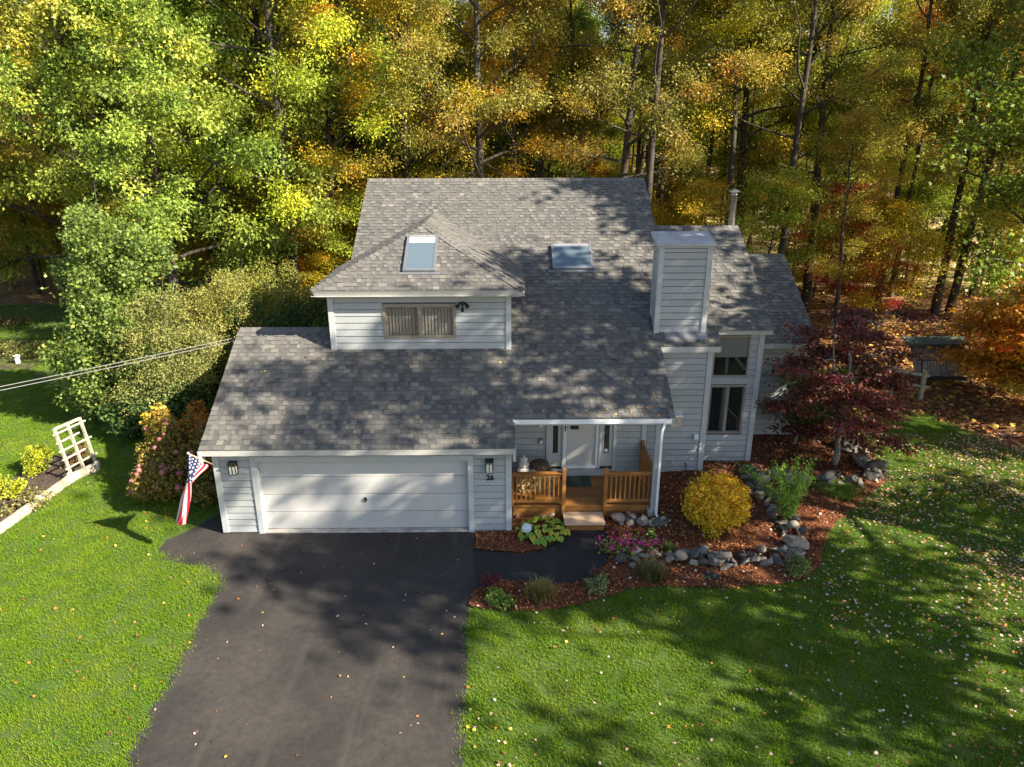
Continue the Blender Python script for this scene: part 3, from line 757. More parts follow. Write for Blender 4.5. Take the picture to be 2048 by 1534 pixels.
# ---- chimney
ch = MB().box(3.77, 5.07, 2.86, 3.5, 4.0, 6.42).build("chimney", MT['lap_shadow'], house)
zb = pl(2.841)
siding(ch, 3.87, 4.96, 2.86, zb + .02, 6.36, .173)
siding(ch, .0, .52, 0, zb + .15, 6.36, .173, (), -math.pi / 2, (3.77, 3.40, 0))
cboard(ch, 3.74, 3.87, 2.86, zb - .05, 6.37); cboard(ch, 4.96, 5.095, 2.86, zb - .05, 6.37)
MB().box(3.738, 3.769, 2.832, 2.95, zb - .05, 6.37).build("corner_board", MT['trim'], ch); MB().box(3.738, 3.769, 3.40, 3.5, zb + .2, 6.37).build("corner_board", MT['trim'], ch)
MB().box(3.72, 5.12, 2.81, 3.53, 6.37, 6.42).build("cap_moulding", MT['trim'], ch)
MB().hexa([(3.66, 2.75, 6.42), (5.16, 2.75, 6.42), (5.16, 3.62, 6.60), (3.66, 3.62, 6.60), (3.66, 2.75, 6.48), (5.16, 2.75, 6.48), (5.16, 3.62, 6.68), (3.66, 3.62, 6.68)]).build("chimney_cap", MT['caplid'] if 'caplid' in MT else MT['white'], ch, bevel=.006)
MB().prism([(3.8, 2.95, 6.42), (3.8, 3.6, 6.42), (3.8, 3.6, 6.60)], (1.2, 0, 0)).build("cap_support", MT['trim'], ch)
MB().hexa([(4.0, 2.60, pl(2.6) + .02), (5.1, 2.60, pl(2.6) + .02), (5.1, 2.84, pl(2.84) + .02), (4.0, 2.84, pl(2.84) + .02), (4.0, 2.60, pl(2.6) + .03), (5.1, 2.60, pl(2.6) + .03), (5.1, 2.84, pl(2.84) + .03), (4.0, 2.84, pl(2.84) + .03)]).build("flashing", MT['alu'], ch)
fp = MB().lathe((6.78, 6.95, 0), [(.085, 5.9), (.085, 7.3), (.105, 7.3), (.105, 7.33), (.09, 7.33), (.09, 7.40)], 14).build("flue_pipe", MT['steel'], house, smooth=True)
MB().lathe((6.78, 6.95, 0), [(.09, 7.40), (.17, 7.40), (.17, 7.42), (.04, 7.47), (.0, 7.47)], 14).build("flue_cap", MT['steel'], fp)
# ---- gutter, post, downspout
gt = MB(); gt.box(.05, 3.75, .33, .34, 2.68, 2.78); gt.box(.05, 3.75, .33, .445, 2.67, 2.679); gt.box(.04, .05, .33, .445, 2.67, 2.78); gt.box(3.75, 3.76, .33, .445, 2.67, 2.78)
gt = gt.build("gutter", MT['white'], house)
MB().box(.06, 3.74, .345, .45, 2.682, 2.70).build("gutter_bed", MT['dark'], gt)
ds = MB(); ds.tube([(3.62, .40, 2.68), (3.60, .40, 2.55), (3.57, .38, 2.47), (3.56, .37, 2.30), (3.56, .37, .26), (3.60, .28, .16), (3.9, .22, .12)], .042, 4)
ds.build("downspout", MT['white'], gt, bevel=.004)
MB().box(3.44, 3.56, .45, .57, .30, 2.66).build("porch_post", MT['trim'], house, bevel=.006)
MB().box(.06, 3.82, .46, .60, 2.58, 2.66).build("porch_beam", MT['trim'], house)
MB().box(3.38, 3.58, .42, .66, 0.0, .30).build("post_footing", MT['concrete'], house, bevel=.015)
# porch ceiling
MB().box(.02, 3.8, .6, 2.24, 2.63, 2.655).build("porch_ceiling", MT['siding'], house)
MB().box(3.6, 3.82, .6, 2.6, 2.66, 2.67).build("porch_ceiling", MT['siding'], house)
# ---- deck
dk = MB().box(.05, 3.46, .66, 2.18, .18, .325).build("porch_deck", MT['cedar'], house)
y = .585
while y < 2.17:
    put("deck_board", MB().box(0, 3.47, 0, .134, 0, .035).mesh("deck_board", MT['cedar']) if 'dbm' not in globals() else dbm, dk, (.03, y, .33))
    if 'dbm' not in globals(): dbm = dk.children[0].data
    y += .14
for (a, b_, c, d) in ((.03, 3.50, .19, .327), (.03, 3.50, .06, .185)):
    MB().box(a, b_, .61, .645, c, d).build("rim_board", MT['cedar'], dk, bevel=.004)
MB().box(3.46, 3.50, .646, 2.2, .06, .327).build("rim_board", MT['cedar'], dk)
rl = MB().box(1.245, 1.335, .53, .62, .08, 1.39).build("porch_railing", MT['cedar'], house, bevel=.008)
def P(a, b_, y0, y1, c, d, nm): MB().box(a, b_, y0, y1, c, d).build(nm, MT['cedar'], rl, bevel=.004)
P(2.275, 2.365, .53, .62, .08, 1.40, "rail_post"); P(.02, .06, .55, .62, .36, 1.30, "rail_post")
P(.03, 1.24, .53, .64, 1.25, 1.285, "top_rail"); P(2.37, 3.47, .53, .64, 1.25, 1.285, "top_rail")
P(.06, 1.24, .565, .605, 1.17, 1.249, "sub_rail"); P(2.37, 3.44, .565, .605, 1.17, 1.249, "sub_rail")
P(.06, 1.24, .56, .61, .46, .54, "bottom_rail"); P(2.37, 3.44, .56, .61, .46, .54, "bottom_rail")
P(3.44, 3.55, .645, 2.2, 1.25, 1.285, "top_rail"); P(3.475, 3.515, .645, 2.2, 1.17, 1.249, "sub_rail"); P(3.47, 3.52, .66, 2.2, .46, .54, "bottom_rail"); P(3.46, 3.55, 2.12, 2.21, .36, 1.40, "rail_post")
bal = MB().box(-.018, .018, -.018, .018, 0, .63).mesh("baluster", MT['cedar'])
for i in range(10): put("baluster", bal, rl, (.13 + i * .115, .585, .54))
for i in range(9): put("baluster", bal, rl, (2.46 + i * .115, .585, .54))
for i in range(12): put("baluster", bal, rl, (3.495, .75 + i * .115, .54))
stp = MB().box(1.30, 2.24, .0, .55, .0, .165).build("porch_step", MT['cedar'], house)
MB().box(1.275, 2.265, -.03, .56, .166, .2).build("tread", MT['newwood'], stp, bevel=.004)
# small fixed things on the walls
vb = MB().box(4.27, 4.55, 2.40, 2.598, 1.70, 1.98).build("vent_box", MT['rust_wood'], house); MB().box(4.24, 4.58, 2.37, 2.6, 1.981, 2.02).build("vent_hood", MT['white'], vb)
MB().box(4.95, 5.07, 2.48, 2.598, 1.27, 1.42).build("outlet_cover", MT['white'], house, bevel=.01)
MB().lathe((4.40, 2.54, .53), [(0, 0), (.03, 0), (.04, .03), (.03, .06), (0, .07)], 10).build("dryer_knob", MT['steel'], house)
hs = MB(); hs.tube([(4.80, 2.60, .52), (4.80, 2.52, .52), (4.80, 2.5, .42)], .018, 6); hs.tube([(4.80, 2.5, .42), (4.84, 2.35, .30), (4.90, 2.1, .18), (4.95, 1.8, .16)], .012, 6)
hs.build("hose_tap", MT['black'], house)
MB().box(.76, .84, 2.215, 2.249, 1.78, 1.92).build("doorbell", MT['white'], house, bevel=.004)
fc = bpy.data.curves.new("house_number", 'FONT'); fc.body = "26"; fc.size = .185; fc.extrude = .006; fc.align_x = 'CENTER'; fc.offset = .0045
tmpo = bpy.data.objects.new("tmp_number", fc); COL.objects.link(tmpo); bpy.context.view_layer.update(); tmpo = tmpo.evaluated_get(bpy.context.evaluated_depsgraph_get())
nme = bpy.data.meshes.new_from_object(tmpo); nme.materials.clear(); nme.materials.append(MT['black']); bpy.data.objects.remove(bpy.data.objects['tmp_number']); print('number verts', len(nme.vertices))
put("house_number", nme, house, (-.505, -.03, 1.405), (math.pi / 2, 0, 0))

# ------------------------------------------------------------------ foliage tools
def mesh_np(name, V, F4, mats, tint, matidx=None, smooth=False, tris=False):
    me = bpy.data.meshes.new(name)
    k = F4.shape[1]
    me.vertices.add(len(V)); me.vertices.foreach_set('co', V.astype(np.float32).ravel())
    me.loops.add(F4.size); me.loops.foreach_set('vertex_index', F4.astype(np.int32).ravel())
    me.polygons.add(len(F4)); me.polygons.foreach_set('loop_start', np.arange(0, F4.size, k, dtype=np.int32))
    try: me.polygons.foreach_set('loop_total', np.full(len(F4), k, np.int32))
    except Exception: pass
    a = me.attributes.new('tint', 'FLOAT', 'POINT'); a.data.foreach_set('value', tint.astype(np.float32))
    for m in mats: me.materials.append(m)
    if matidx is not None: me.polygons.foreach_set('material_index', matidx.astype(np.int32))
    me.update(calc_edges=True)
    return me
SHAPES = {  # (along, across, lift) outline as triangles
    'kite': ([(0, 0, 0), (.45, .30, .05), (1, 0, -.06), (.45, -.30, .05)], [(0, 1, 2), (0, 2, 3)]),
    'oak': ([(0, 0, 0), (.30, .16, .03), (.50, .40, .02), (.62, .16, 0), (1, 0, -.12), (.62, -.16, 0), (.50, -.40, .02), (.30, -.16, .03)], [(0, 1, 7), (1, 2, 3), (1, 3, 7), (7, 3, 5), (7, 5, 6), (3, 4, 5)]),
    'oak4': ([(0, 0, 0), (.42, .36, .02), (.58, .13, .02), (1, 0, -.12), (.58, -.13, .02), (.42, -.36, .02)], [(0, 1, 2), (0, 2, 4), (2, 3, 4), (0, 4, 5)]),
    'maple': ([(0, 0, 0), (.25, .5, .0), (.5, .18, .04), (.72, .42, -.02), (1, 0, -.08), (.72, -.42, -.02), (.5, -.18, .04), (.25, -.5, 0)], [(0, 1, 2), (2, 3, 4), (0, 2, 4), (0, 4, 6), (4, 5, 6), (6, 7, 0)]),
    'oval': ([(0, 0, 0), (.3, .32, .08), (.75, .26, .05), (1, 0, -.12), (.75, -.26, .05), (.3, -.32, .08)], [(0, 1, 2), (0, 2, 3), (0, 3, 4), (0, 4, 5)]),
}
def nrm(a): return a / np.maximum(np.linalg.norm(a, axis=1, keepdims=True), 1e-9)
def leaf_arrays(P, A, Nn, S, shape):
    A = nrm(A); B = nrm(np.cross(Nn, A)); C = np.cross(A, B)
    tv, tf = SHAPES[shape]; tv = np.array(tv); tf = np.array(tf)
    V = (P[:, None] + (A[:, None] * tv[None, :, 0:1] + B[:, None] * tv[None, :, 1:2] + C[:, None] * tv[None, :, 2:3]) * S[:, None, None]).reshape(-1, 3)
    F = (np.arange(len(P))[:, None, None] * len(tv) + tf[None]).reshape(-1, 3)
    return V, F, len(tv)
def cluster_leaves(rng, tips, n, rad, size, shape, droop=.25, flat=.65, turned=.12, upn=.55, clump=True):
    """leaves spread around twig tips; each tip has its own tint so light and dark clumps form"""
    tips = np.array(tips); idx = rng.integers(0, len(tips), n)
    ct = rng.beta(2.2, 2.6, len(tips)); tt = rng.random(len(tips)) < turned
    off = rng.normal(0, 1, (n, 3)) * rad * np.array([1, 1, flat]) * rng.random((n, 1)) ** .4
    P = tips[idx] + off
    A = nrm(off + 1e-3) + rng.normal(0, .45, (n, 3)); A[:, 2] -= droop
    Nn = rng.normal(0, .5, (n, 3)); Nn[:, 2] += upn
    S = size * rng.uniform(.65, 1.25, n)
    V, F, k = leaf_arrays(P, A, Nn, S, shape)
    t = np.clip(ct[idx] * .75 + rng.normal(.06, .12, n), 0, .82)
    t[tt[idx]] = np.clip(rng.normal(.93, .06, tt[idx].sum()), .8, 1)
    return V, F, np.repeat(t, k)
def crown_mesh(name, rng, tips, n, rad, size, shape, **kw):
    V, F, t = cluster_leaves(rng, tips, n, rad, size, shape, **kw)
    return mesh_np(name, V, F, [MT['leaf']], t)
def tree_skeleton(rng, Ht, base, R, tr, nl=20, lean=(0, 0), sub=4, wig=.12, top=.55, fork=False):
    """returns wood builder and list of twig tips"""
    mb = MB(); tips = []
    n = 12; tp = []
    wx = rng.normal(0, wig, n + 1).cumsum() * .5; wy = rng.normal(0, wig, n + 1).cumsum() * .5
    for i in range(n + 1):
        t = i / n; tp.append(Vector((lean[0] * Ht * t + wx[i] * t, lean[1] * Ht * t + wy[i] * t, Ht * .93 * t - .15)))
    rr = [tr * (1.25 if i == 0 else 1) * (1 - .8 * (i / n) ** 1.1) for i in range(n + 1)]
    mb.tube(tp, rr, 8, cap=False)
    def at(t):
        f = t * n; i = min(int(f), n - 1); return tp[i].lerp(tp[i + 1], f - i)
    for k in range(nl):
        t = base / Ht + (1 - base / Ht) * ((k + rng.random() * .8) / nl) ** .9
        t = min(t, .98); az = k * 2.399 + rng.normal(0, .4)
        u = (t - base / Ht) / (1 - base / Ht)
        L = R * (max(.18, math.sin(math.pi * min(1, (u * .82 + .2)))) ** .7) * rng.uniform(.75, 1.15)
        el = math.radians(8 + 55 * u + rng.normal(0, 8)); p = at(t); pts = [p]
        d = Vector((math.cos(az) * math.cos(el), math.sin(az) * math.cos(el), math.sin(el)))
        m = 5
        for j in range(m):
            d = (d + Vector(rng.normal(0, .16, 3)) + Vector((0, 0, .05))).normalized(); p = p + d * (L / m); pts.append(p)
        r0 = max(.02, tr * .42 * (1 - .6 * t)); mb.tube(pts, [r0 * (1 - .82 * j / m) for j in range(m + 1)], 5, cap=False)
        tips.append(pts[-1]); tips.append(pts[-2])
        for s in range(sub):
            f = rng.uniform(.3, 1) * m; i = min(int(f), m - 1); q = pts[i].lerp(pts[i + 1], f - i)
            d2 = (d + Vector(rng.normal(0, .65, 3))).normalized(); l2 = L * rng.uniform(.22, .42)
            e1 = q + d2 * l2 * .5 + Vector(rng.normal(0, .08, 3)); e2 = q + d2 * l2 + Vector((0, 0, -.05 * l2)) + Vector(rng.normal(0, .1, 3))
            mb.tube([q, e1, e2], [r0 * .35, r0 * .22, r0 * .08], 4, cap=False)
            tips += [e2, e1, e1.lerp(e2, .5)]
    return mb, tips
LIB = {}
def make_kind(key, seed, Ht, base, R, tr, nleaf, size, shape, rad=.55, barkm='bark', **kw):
    rng = np.random.default_rng(seed)
    sk = {k: kw.pop(k) for k in ('nl', 'lean', 'sub', 'wig') if k in kw}
    mb, tips = tree_skeleton(rng, Ht, base, R, tr, **sk)
    nt_ = kw.pop('ntips', None)
    if nt_: tips = [tips[i] for i in rng.permutation(len(tips))[:nt_]]
    wood = mb.mesh("trunk", MT[barkm], smooth=True)
    crown = crown_mesh("crown", rng, tips, nleaf, rad, size, shape, **kw)
    LIB[key] = (wood, crown)
def plant_tree(name, key, x, y, s, rot, color, label, cat="tree", group=None, sz=None, dz=0):
    t = thing(name, label, cat, (x, y, H(x, y) + dz), group)
    t.rotation_euler = (0, 0, rot)
    sc = (s, s, sz or s)
    for nm, me in zip(("trunk", "crown"), LIB[key]):
        o = bpy.data.objects.new(nm, me); o.parent = t; o.scale = sc; o.color = (*color, 1); COL.objects.link(o)
    return t

# ------------------------------------------------------------------ stones
def rock_mesh(seed, n=14, flat=.7):
    r = random.Random(seed); bm = bmesh.new()
    for i in range(n):
        v = Vector((r.gauss(0, 1), r.gauss(0, 1), r.gauss(0, 1))).normalized() * r.uniform(.82, 1.05)
        bm.verts.new((v.x * .5, v.y * .5, v.z * .5 * flat))
    bmesh.ops.convex_hull(bm, input=bm.verts)
    bmesh.ops.delete(bm, geom=[v for v in bm.verts if not v.link_faces], context='VERTS')
    bmesh.ops.bevel(bm, geom=bm.edges[:], offset=.014, segments=1, affect='EDGES')
    me = bpy.data.meshes.new("stone"); bm.to_mesh(me); bm.free(); me.materials.append(MT['stone']); return me
ROCKS = [rock_mesh(100 + i, 9 + i % 5, .55 + .08 * (i % 4)) for i in range(16)]
ROUND = []
for i in range(3):
    bm = bmesh.new(); bmesh.ops.create_icosphere(bm, subdivisions=2, radius=.5)
    rr = random.Random(i)
    for v in bm.verts: v.co *= rr.uniform(.92, 1.04); v.co.z *= .7
    me = bpy.data.meshes.new("stone"); bm.to_mesh(me); bm.free(); me.materials.append(MT['stone']); me.polygons.foreach_set('use_smooth', [True] * len(me.polygons)); ROUND.append(me)
def stone_run(parent, pts, step=.26, w=.34, rows=2, jit=.09, seed=1):
    r = random.Random(seed)
    for a, b in zip(pts[:-1], pts[1:]):
        a, b = Vector(a), Vector(b); L = (b - a).length; n = max(1, int(L / step)); d = (b - a) / max(L, .01); nn = Vector((-d.y, d.x))
        for i in range(n):
            for k in range(rows):
                q = a + d * (L * (i + r.random() * .6) / n) + nn * ((k - (rows - 1) / 2) * .17 + r.uniform(-jit, jit))
                s = r.uniform(.52, 1.0) * w
                put("stone", r.choice(ROCKS) if r.random() < .85 else r.choice(ROUND), parent, (q.x, q.y, H(q.x, q.y) + .05 + s * .2 + (.13 if r.random() < .35 else 0)),
                    (r.uniform(-.6, .6), r.uniform(-.6, .6), r.uniform(0, 6.3)), (s * r.uniform(1.0, 1.8), s * r.uniform(.75, 1.1), s * r.uniform(.7, 1.15)))
sw1 = thing("stone_wall", "low dry-laid grey stone wall bending round the yellow bush and the bright green shrub", "stone wall", (6.4, -1.2, 0))
stone_run(sw1, [(2.40, -1.21), (2.67, -1.35), (3.42, -1.42)], .20, .26, 3, .07, 3)
stone_run(sw1, [(3.44, -1.35), (4.24, -1.32), (4.63, -1.52), (5.32, -1.45), (6.04, -1.34), (6.61, -1.03)], .21, .34, 3, .07, 4)
stone_run(sw1, [(6.60, -0.93), (6.67, -0.32), (6.61, 0.19), (6.55, 0.64), (6.45, 1.26), (6.48, 1.96), (6.57, 2.45)], .22, .38, 3, .07, 5)
bigr = [((1440,1128), .75), ((1362,1122), .8), ((1590,1098), .7)]
for (x, y), s, f in (((4.63, -1.40), .62, .5), ((3.85, -1.29), .55, .35), ((3.73, -1.31), .5, .35), ((6.53, -0.89), .62, .6), ((6.37, 1.03), .5, .5), ((2.49, -1.29), .5, .4)):
    put("stone", rnd.choice(ROCKS), sw1, (x, y, H(x, y) + .12), (rnd.uniform(-.3, .3), .2, rnd.uniform(0, 6)), (s * 1.3, s * .8, s * f * 1.4))
sw2 = thing("stone_wall", "low grey stone border curving round the foot of the dark red maple", "stone wall", (9.4, 2.6, .25))
stone_run(sw2, [(6.57, 2.45), (6.91, 2.24), (7.42, 2.15), (7.91, 2.02), (8.38, 1.85), (8.91, 1.84), (9.44, 1.83), (9.99, 2.34), (10.06, 2.96), (10.01, 3.54), (10.05, 4.02), (10.11, 4.48)], .23, .36, 3, .08, 7)
for (x, y), s in (((9.94, 3.78), .75), ((9.85, 2.96), .7), ((9.83, 2.20), .6)):
    put("stone", rnd.choice(ROCKS), sw2, (x, y, H(x, y) + .14), (.1, .1, rnd.uniform(0, 6)), (s * 1.3, s * .9, s * .5))
sw3 = thing("stone_row", "row of rounded pinkish fieldstones along the front of the porch deck, right of the step", "stone row", (2.9, .1, 0))
stone_run(sw3, [(2.46, 0.36), (2.91, 0.21), (3.38, 0.12), (3.79, 0.02)], .2, .26, 2, .05, 11)
for i, (x, y) in enumerate(((2.67, 0.41), (3.22, 0.22), (3.53, 0.14), (3.67, 0.22), (2.96, 0.36))):
    put("stone", ROUND[i % 3], sw3, (x, y, .12), (0, .2, i), (.42, .34, .34))
sw4 = thing("stone_row", "few small stones in the shade under the deck behind the hosta", "stone row", (.4, .3, 0))
stone_run(sw4, [(0.09, 0.53), (0.47, 0.62), (1.19, 0.51)], .22, .2, 1, .05, 13)

# ------------------------------------------------------------------ porch objects
hb_ = thing("hay_bale", "straw bale under the pumpkins on the left of the porch", "hay bale", (.55, 1.5, .366))
bl = MB().box(.22, 1.05, 1.25, 1.75, .366, .80).build("bale", MT['hay'], hb_, bevel=.03)
hv = []; rg = np.random.default_rng(5); n = 900
side = rg.integers(0, 3, n); Pp = np.stack([rg.uniform(.22, 1.05, n), rg.uniform(1.25, 1.75, n), rg.uniform(.37, .80, n)], 1)
Pp[side == 0, 1] = 1.24; Pp[side == 1, 2] = .81; Pp[side == 2, 0] = rg.choice([.21, 1.06], (side == 2).sum())
V, F, k = leaf_arrays(Pp - np.array([.55, 1.5, .366]), rg.normal(0, 1, (n, 3)), rg.normal(0, 1, (n, 3)), rg.uniform(.05, .14, n), 'kite')
V3 = V
o = bpy.data.objects.new("loose_straw", mesh_np("loose_straw", V3, F, [MT['hay']], np.full(len(V3), .5))); o.parent = hb_; COL.objects.link(o); tag(o, kind='stuff')
def pumpkin(parent_or_none, c, r, h, mat, ribs=10, name="pumpkin", label=None, cat="pumpkin"):
    mb = MB(); n = ribs * 4; m = 10; V = []
    for j in range(m + 1):
        a = math.pi * j / m
        for i in range(n):
            q = 2 * math.pi * i / n; rr = r * math.sin(a) * (1 - .13 * abs(math.cos(q * ribs / 2)) ** 3) if 0 < j < m else .004
            V.append((c[0] + rr * math.cos(q), c[1] + rr * math.sin(q), c[2] + h / 2 - h / 2 * math.cos(a) * (.92 if j in (0, m) else 1)))
    F = [(j * n + i, j * n + (i + 1) % n, (j + 1) * n + (i + 1) % n, (j + 1) * n + i) for j in range(m) for i in range(n)]
    mb.add(V, F)
    if parent_or_none is None:
        t = thing(name, label, cat, c); mb.build("shell", MT[mat], t, smooth=True)
    else:
        t = parent_or_none; mb.build("pumpkin_ball", MT[mat], t, smooth=True)
    return t
ps = thing("pumpkin_stack", "white decoration of three stacked ribbed pumpkins beside the garage corner", "pumpkin decoration", (.33, 1.45, .80))
pumpkin(ps, (.33, 1.45, .80), .17, .22, 'whitepump'); pumpkin(ps, (.33, 1.45, .99), .135, .19, 'whitepump'); pumpkin(ps, (.33, 1.45, 1.15), .10, .14, 'whitepump')
MB().tube([(.33, 1.45, 1.28), (.34, 1.45, 1.34)], .02, 6).build("stem", MT['whitepump'], ps)
bp_ = pumpkin(None, (.74, 1.55, .80), .27, .36, 'wicker', 12, "pumpkin", "large dark brown ribbed pumpkin on the straw bale by the door")
MB().tube([(.74, 1.55, 1.15), (.76, 1.55, 1.21)], .025, 6).build("stem", MT['wicker'], bp_)
gp = pumpkin(None, (.56, 1.32, .80), .14, .19, 'greypump', 10, "pumpkin", "small grey-green pumpkin between the white stack and the brown one")
MB().tube([(.56, 1.32, .98), (.57, 1.32, 1.01)], .014, 6).build("stem", MT['hay'], gp)
tag(MB().box(1.34, 2.12, 1.55, 2.15, .367, .382).build("door_mat", MT['mat'], None, bevel=.004), "dark green doormat on the cedar deck in front of the door", "doormat")
# lanterns
def lantern(x, y, z0, z1, label, w=.16):
    t = thing("wall_lantern", label, "wall lamp", (x, y, z0))
    h = z1 - z0; d0, d1 = y - .16, y - .04
    MB().box(x - w * .62, x + w * .62, d0 - .04, y - .023, z1 - .03, z1).build("lamp_hood", MT['black'], t, bevel=.004)
    MB().box(x - w / 2 + .012, x + w / 2 - .012, d0 + .012, d1 - .012, z0 + .01, z1 - .032).build("lamp_glass", MT['lampglass'], t)
    fr = MB()
    for sx in (-1, 0, 1):
        for yy in (d0, d1):
            if sx == 0 and yy == d1: continue
            fr.box(x + sx * w / 2 - .007, x + sx * w / 2 + .007, yy - .007, yy + .007, z0, z1 - .03)
    for zz in (z0, z1 - .09, z1 - .06):
        fr.box(x - w / 2, x + w / 2, d0 - .006, d0 + .006, zz, zz + .01); fr.box(x - w / 2 - .006, x - w / 2 + .006, d0, d1, zz, zz + .01); fr.box(x + w / 2 - .006, x + w / 2 + .006, d0, d1, zz, zz + .01)
    for sx in (-.25, .25): fr.box(x + sx * w - .005, x + sx * w + .005, d0 - .006, d0 + .006, z1 - .09, z1 - .03)
    fr.build("lamp_frame", MT['black'], t, recalc=False)
    MB().box(x - .04, x + .04, y - .05, y - .023, z0 + .1, z1 - .1).build("backplate", MT['black'], t)
lantern(-6.46, 0, 1.64, 1.95, "black mission-style wall lantern left of the garage door")
lantern(-.515, 0, 1.645, 1.97, "black mission-style wall lantern above the house number")
pl_ = thing("wall_lantern", "small brown bulkhead lamp beside the front door", "wall lamp", (.80, 2.2, 1.35))
MB().box(.75, .86, 2.14, 2.229, 1.33, 1.46).build("lamp_body", MT['bronze'], pl_, bevel=.012); MB().box(.775, .835, 2.125, 2.139, 1.35, 1.43).build("lamp_glass", MT['lampglass'], pl_)
sc_ = thing("security_light", "black twin-head security light with camera under the dormer eave", "security light", (-1.19, 2.3, 5.1))
MB().lathe((-1.19, 2.31, 5.08), [(0, 0), (.05, 0), (.06, .03), (.05, .06), (0, .06)], 10).build("mount", MT['black'], sc_)
for s in (-1, 1):
    m_ = MB(); m_.tube([(-1.19, 2.31, 5.10), (-1.19 + s * .09, 2.25, 5.10)], .015, 6); m_.tube([(-1.19 + s * .07, 2.28, 5.11), (-1.19 + s * .13, 2.17, 5.05)], [.03, .055], 10); m_.build("lamp_head", MT['black'], sc_)
m_ = MB(); m_.tube([(-1.19, 2.31, 5.08), (-1.19, 2.27, 4.98)], .018, 6); m_.tube([(-1.19, 2.30, 4.96), (-1.19, 2.20, 4.94)], .04, 10); m_.build("camera_body", MT['black'], sc_)

# ------------------------------------------------------------------ flag
fl_ = thing("flag", "American flag hanging furled from a short pole at the left garage corner", "flag", (-6.89, -.02, 1.83))
tip = Vector((-6.90, -1.2, 2.69)); br = Vector((-6.89, -.03, 1.83))
MB().tube([br, tip], .013, 8).build("flag_pole", MT['newwood'], fl_, smooth=True)
MB().lathe(tuple(tip - Vector((0, 0, .02))), [(0, 0), (.022, .01), (.028, .03), (.02, .05), (0, .055)], 10).build("finial", MT['newwood'], fl_, smooth=True)
MB().tube([br + Vector((0, .03, 0)), br + Vector((0, -.06, .045))], .024, 8).build("bracket", MT['steel'], fl_)
def flag_mat():
    m, nt, b = nodes('flag_print')
    uv = nt.nodes.new("ShaderNodeUVMap"); uv.uv_map = "UVMap"
    sp = nt.nodes.new("ShaderNodeSeparateXYZ"); nt.links.new(uv.outputs[0], sp.inputs[0])
    def mth(op, a, b_=None, c=None):
        n_ = nt.nodes.new("ShaderNodeMath"); n_.operation = op
        for i_, q in enumerate((a, b_, c)):
            if q is None: continue
            if isinstance(q, (int, float)): n_.inputs[i_].default_value = q
            else: nt.links.new(q, n_.inputs[i_])
        return n_.outputs[0]
    U, Vv = sp.outputs[0], sp.outputs[1]
    stripe = mth('LESS_THAN', mth('MODULO', mth('MULTIPLY', Vv, 13.), 2.), 1.)
    col = mixc(nt, stripe, (.72, .72, .72), (.50, .012, .03))
    cant = mth('MULTIPLY', mth('LESS_THAN', U, .4), mth('GREATER_THAN', Vv, .4615))
    # offset rows of stars
    a1 = mth('MULTIPLY', U, 15.); b1 = mth('MULTIPLY', mth('SUBTRACT', Vv, .4615), 9.3)
    row = mth('FLOOR', b1)
    fx = mth('SUBTRACT', mth('FRACT', mth('ADD', a1, mth('MULTIPLY', row, .5))), .5); fy = mth('SUBTRACT', mth('FRACT', b1), .5)
    st_ = mth('LESS_THAN', mth('ADD', mth('MULTIPLY', fx, fx), mth('MULTIPLY', fy, fy)), .075)
    blue = mixc(nt, st_, (.02, .03, .12), (.7, .7, .72))
    col = mixc(nt, cant, col, blue)
    nt.links.new(col, b.inputs['Base Color']); b.inputs['Roughness'].default_value = .8
    tr = nt.nodes.new("ShaderNodeBsdfTranslucent"); nt.links.new(col, tr.inputs[0])
    mx = nt.nodes.new("ShaderNodeMixShader"); mx.inputs[0].default_value = .3
    nt.links.new(b.outputs[0], mx.inputs[1]); nt.links.new(tr.outputs[0], mx.inputs[2]); nt.links.new(mx.outputs[0], nt.nodes["Material Output"].inputs[0])
    return m
# hoist runs along the pole; cloth gathers towards the tip and hangs
nu, nv = 60, 26; V = []; UV = []
for i in range(nu + 1):
    u = i / nu
    for j in range(nv + 1):
        v = j / nv       # v=1 at the pole tip side
        on = br.lerp(tip, .25 + .71 * v)
        g = sm(u * 1.6)              # gather
        hang = Vector((tip.x - .12, tip.y + .28, on.z))
        cx = on.lerp(Vector((tip.x - .10, tip.y + .30 - .22 * (v - .5), tip.z)), g)
        drop = u * 1.62 + (1 - v) * 0.15 * (1 - g)
        fold = .065 * math.sin(v * 15 + u * 2.2) * (.25 + .75 * g) ; fold2 = .04 * math.cos(v * 11 + u * 3)
        z = on.z * (1 - g) + (tip.z - .26 - .34 * (1 - v) * (1 - g)) * g - drop * (.92 + .1 * v)
        z = on.z - drop * (.55 + .45 * g) - (on.z - (tip.z - .25)) * g
        V.append(Vector((cx.x - .02 + fold - u ** 1.2 * .46 + (v - .5) * .22 * g, cx.y + fold2 * (.3 + g), z))); UV.append((u, v))
F = [(i * (nv + 1) + j, (i + 1) * (nv + 1) + j, (i + 1) * (nv + 1) + j + 1, i * (nv + 1) + j + 1) for i in range(nu) for j in range(nv)]
me = bpy.data.meshes.new("flag_cloth"); me.from_pydata([tuple(p - Vector((-6.89, -.02, 1.83))) for p in V], [], F)
ul = me.uv_layers.new(name="UVMap")
for L in me.loops: ul.data[L.index].uv = UV[L.vertex_index]
me.materials.append(flag_mat()); me.polygons.foreach_set('use_smooth', [True] * len(me.polygons)); me.update()
o = bpy.data.objects.new("flag_cloth", me); o.parent = fl_; COL.objects.link(o)

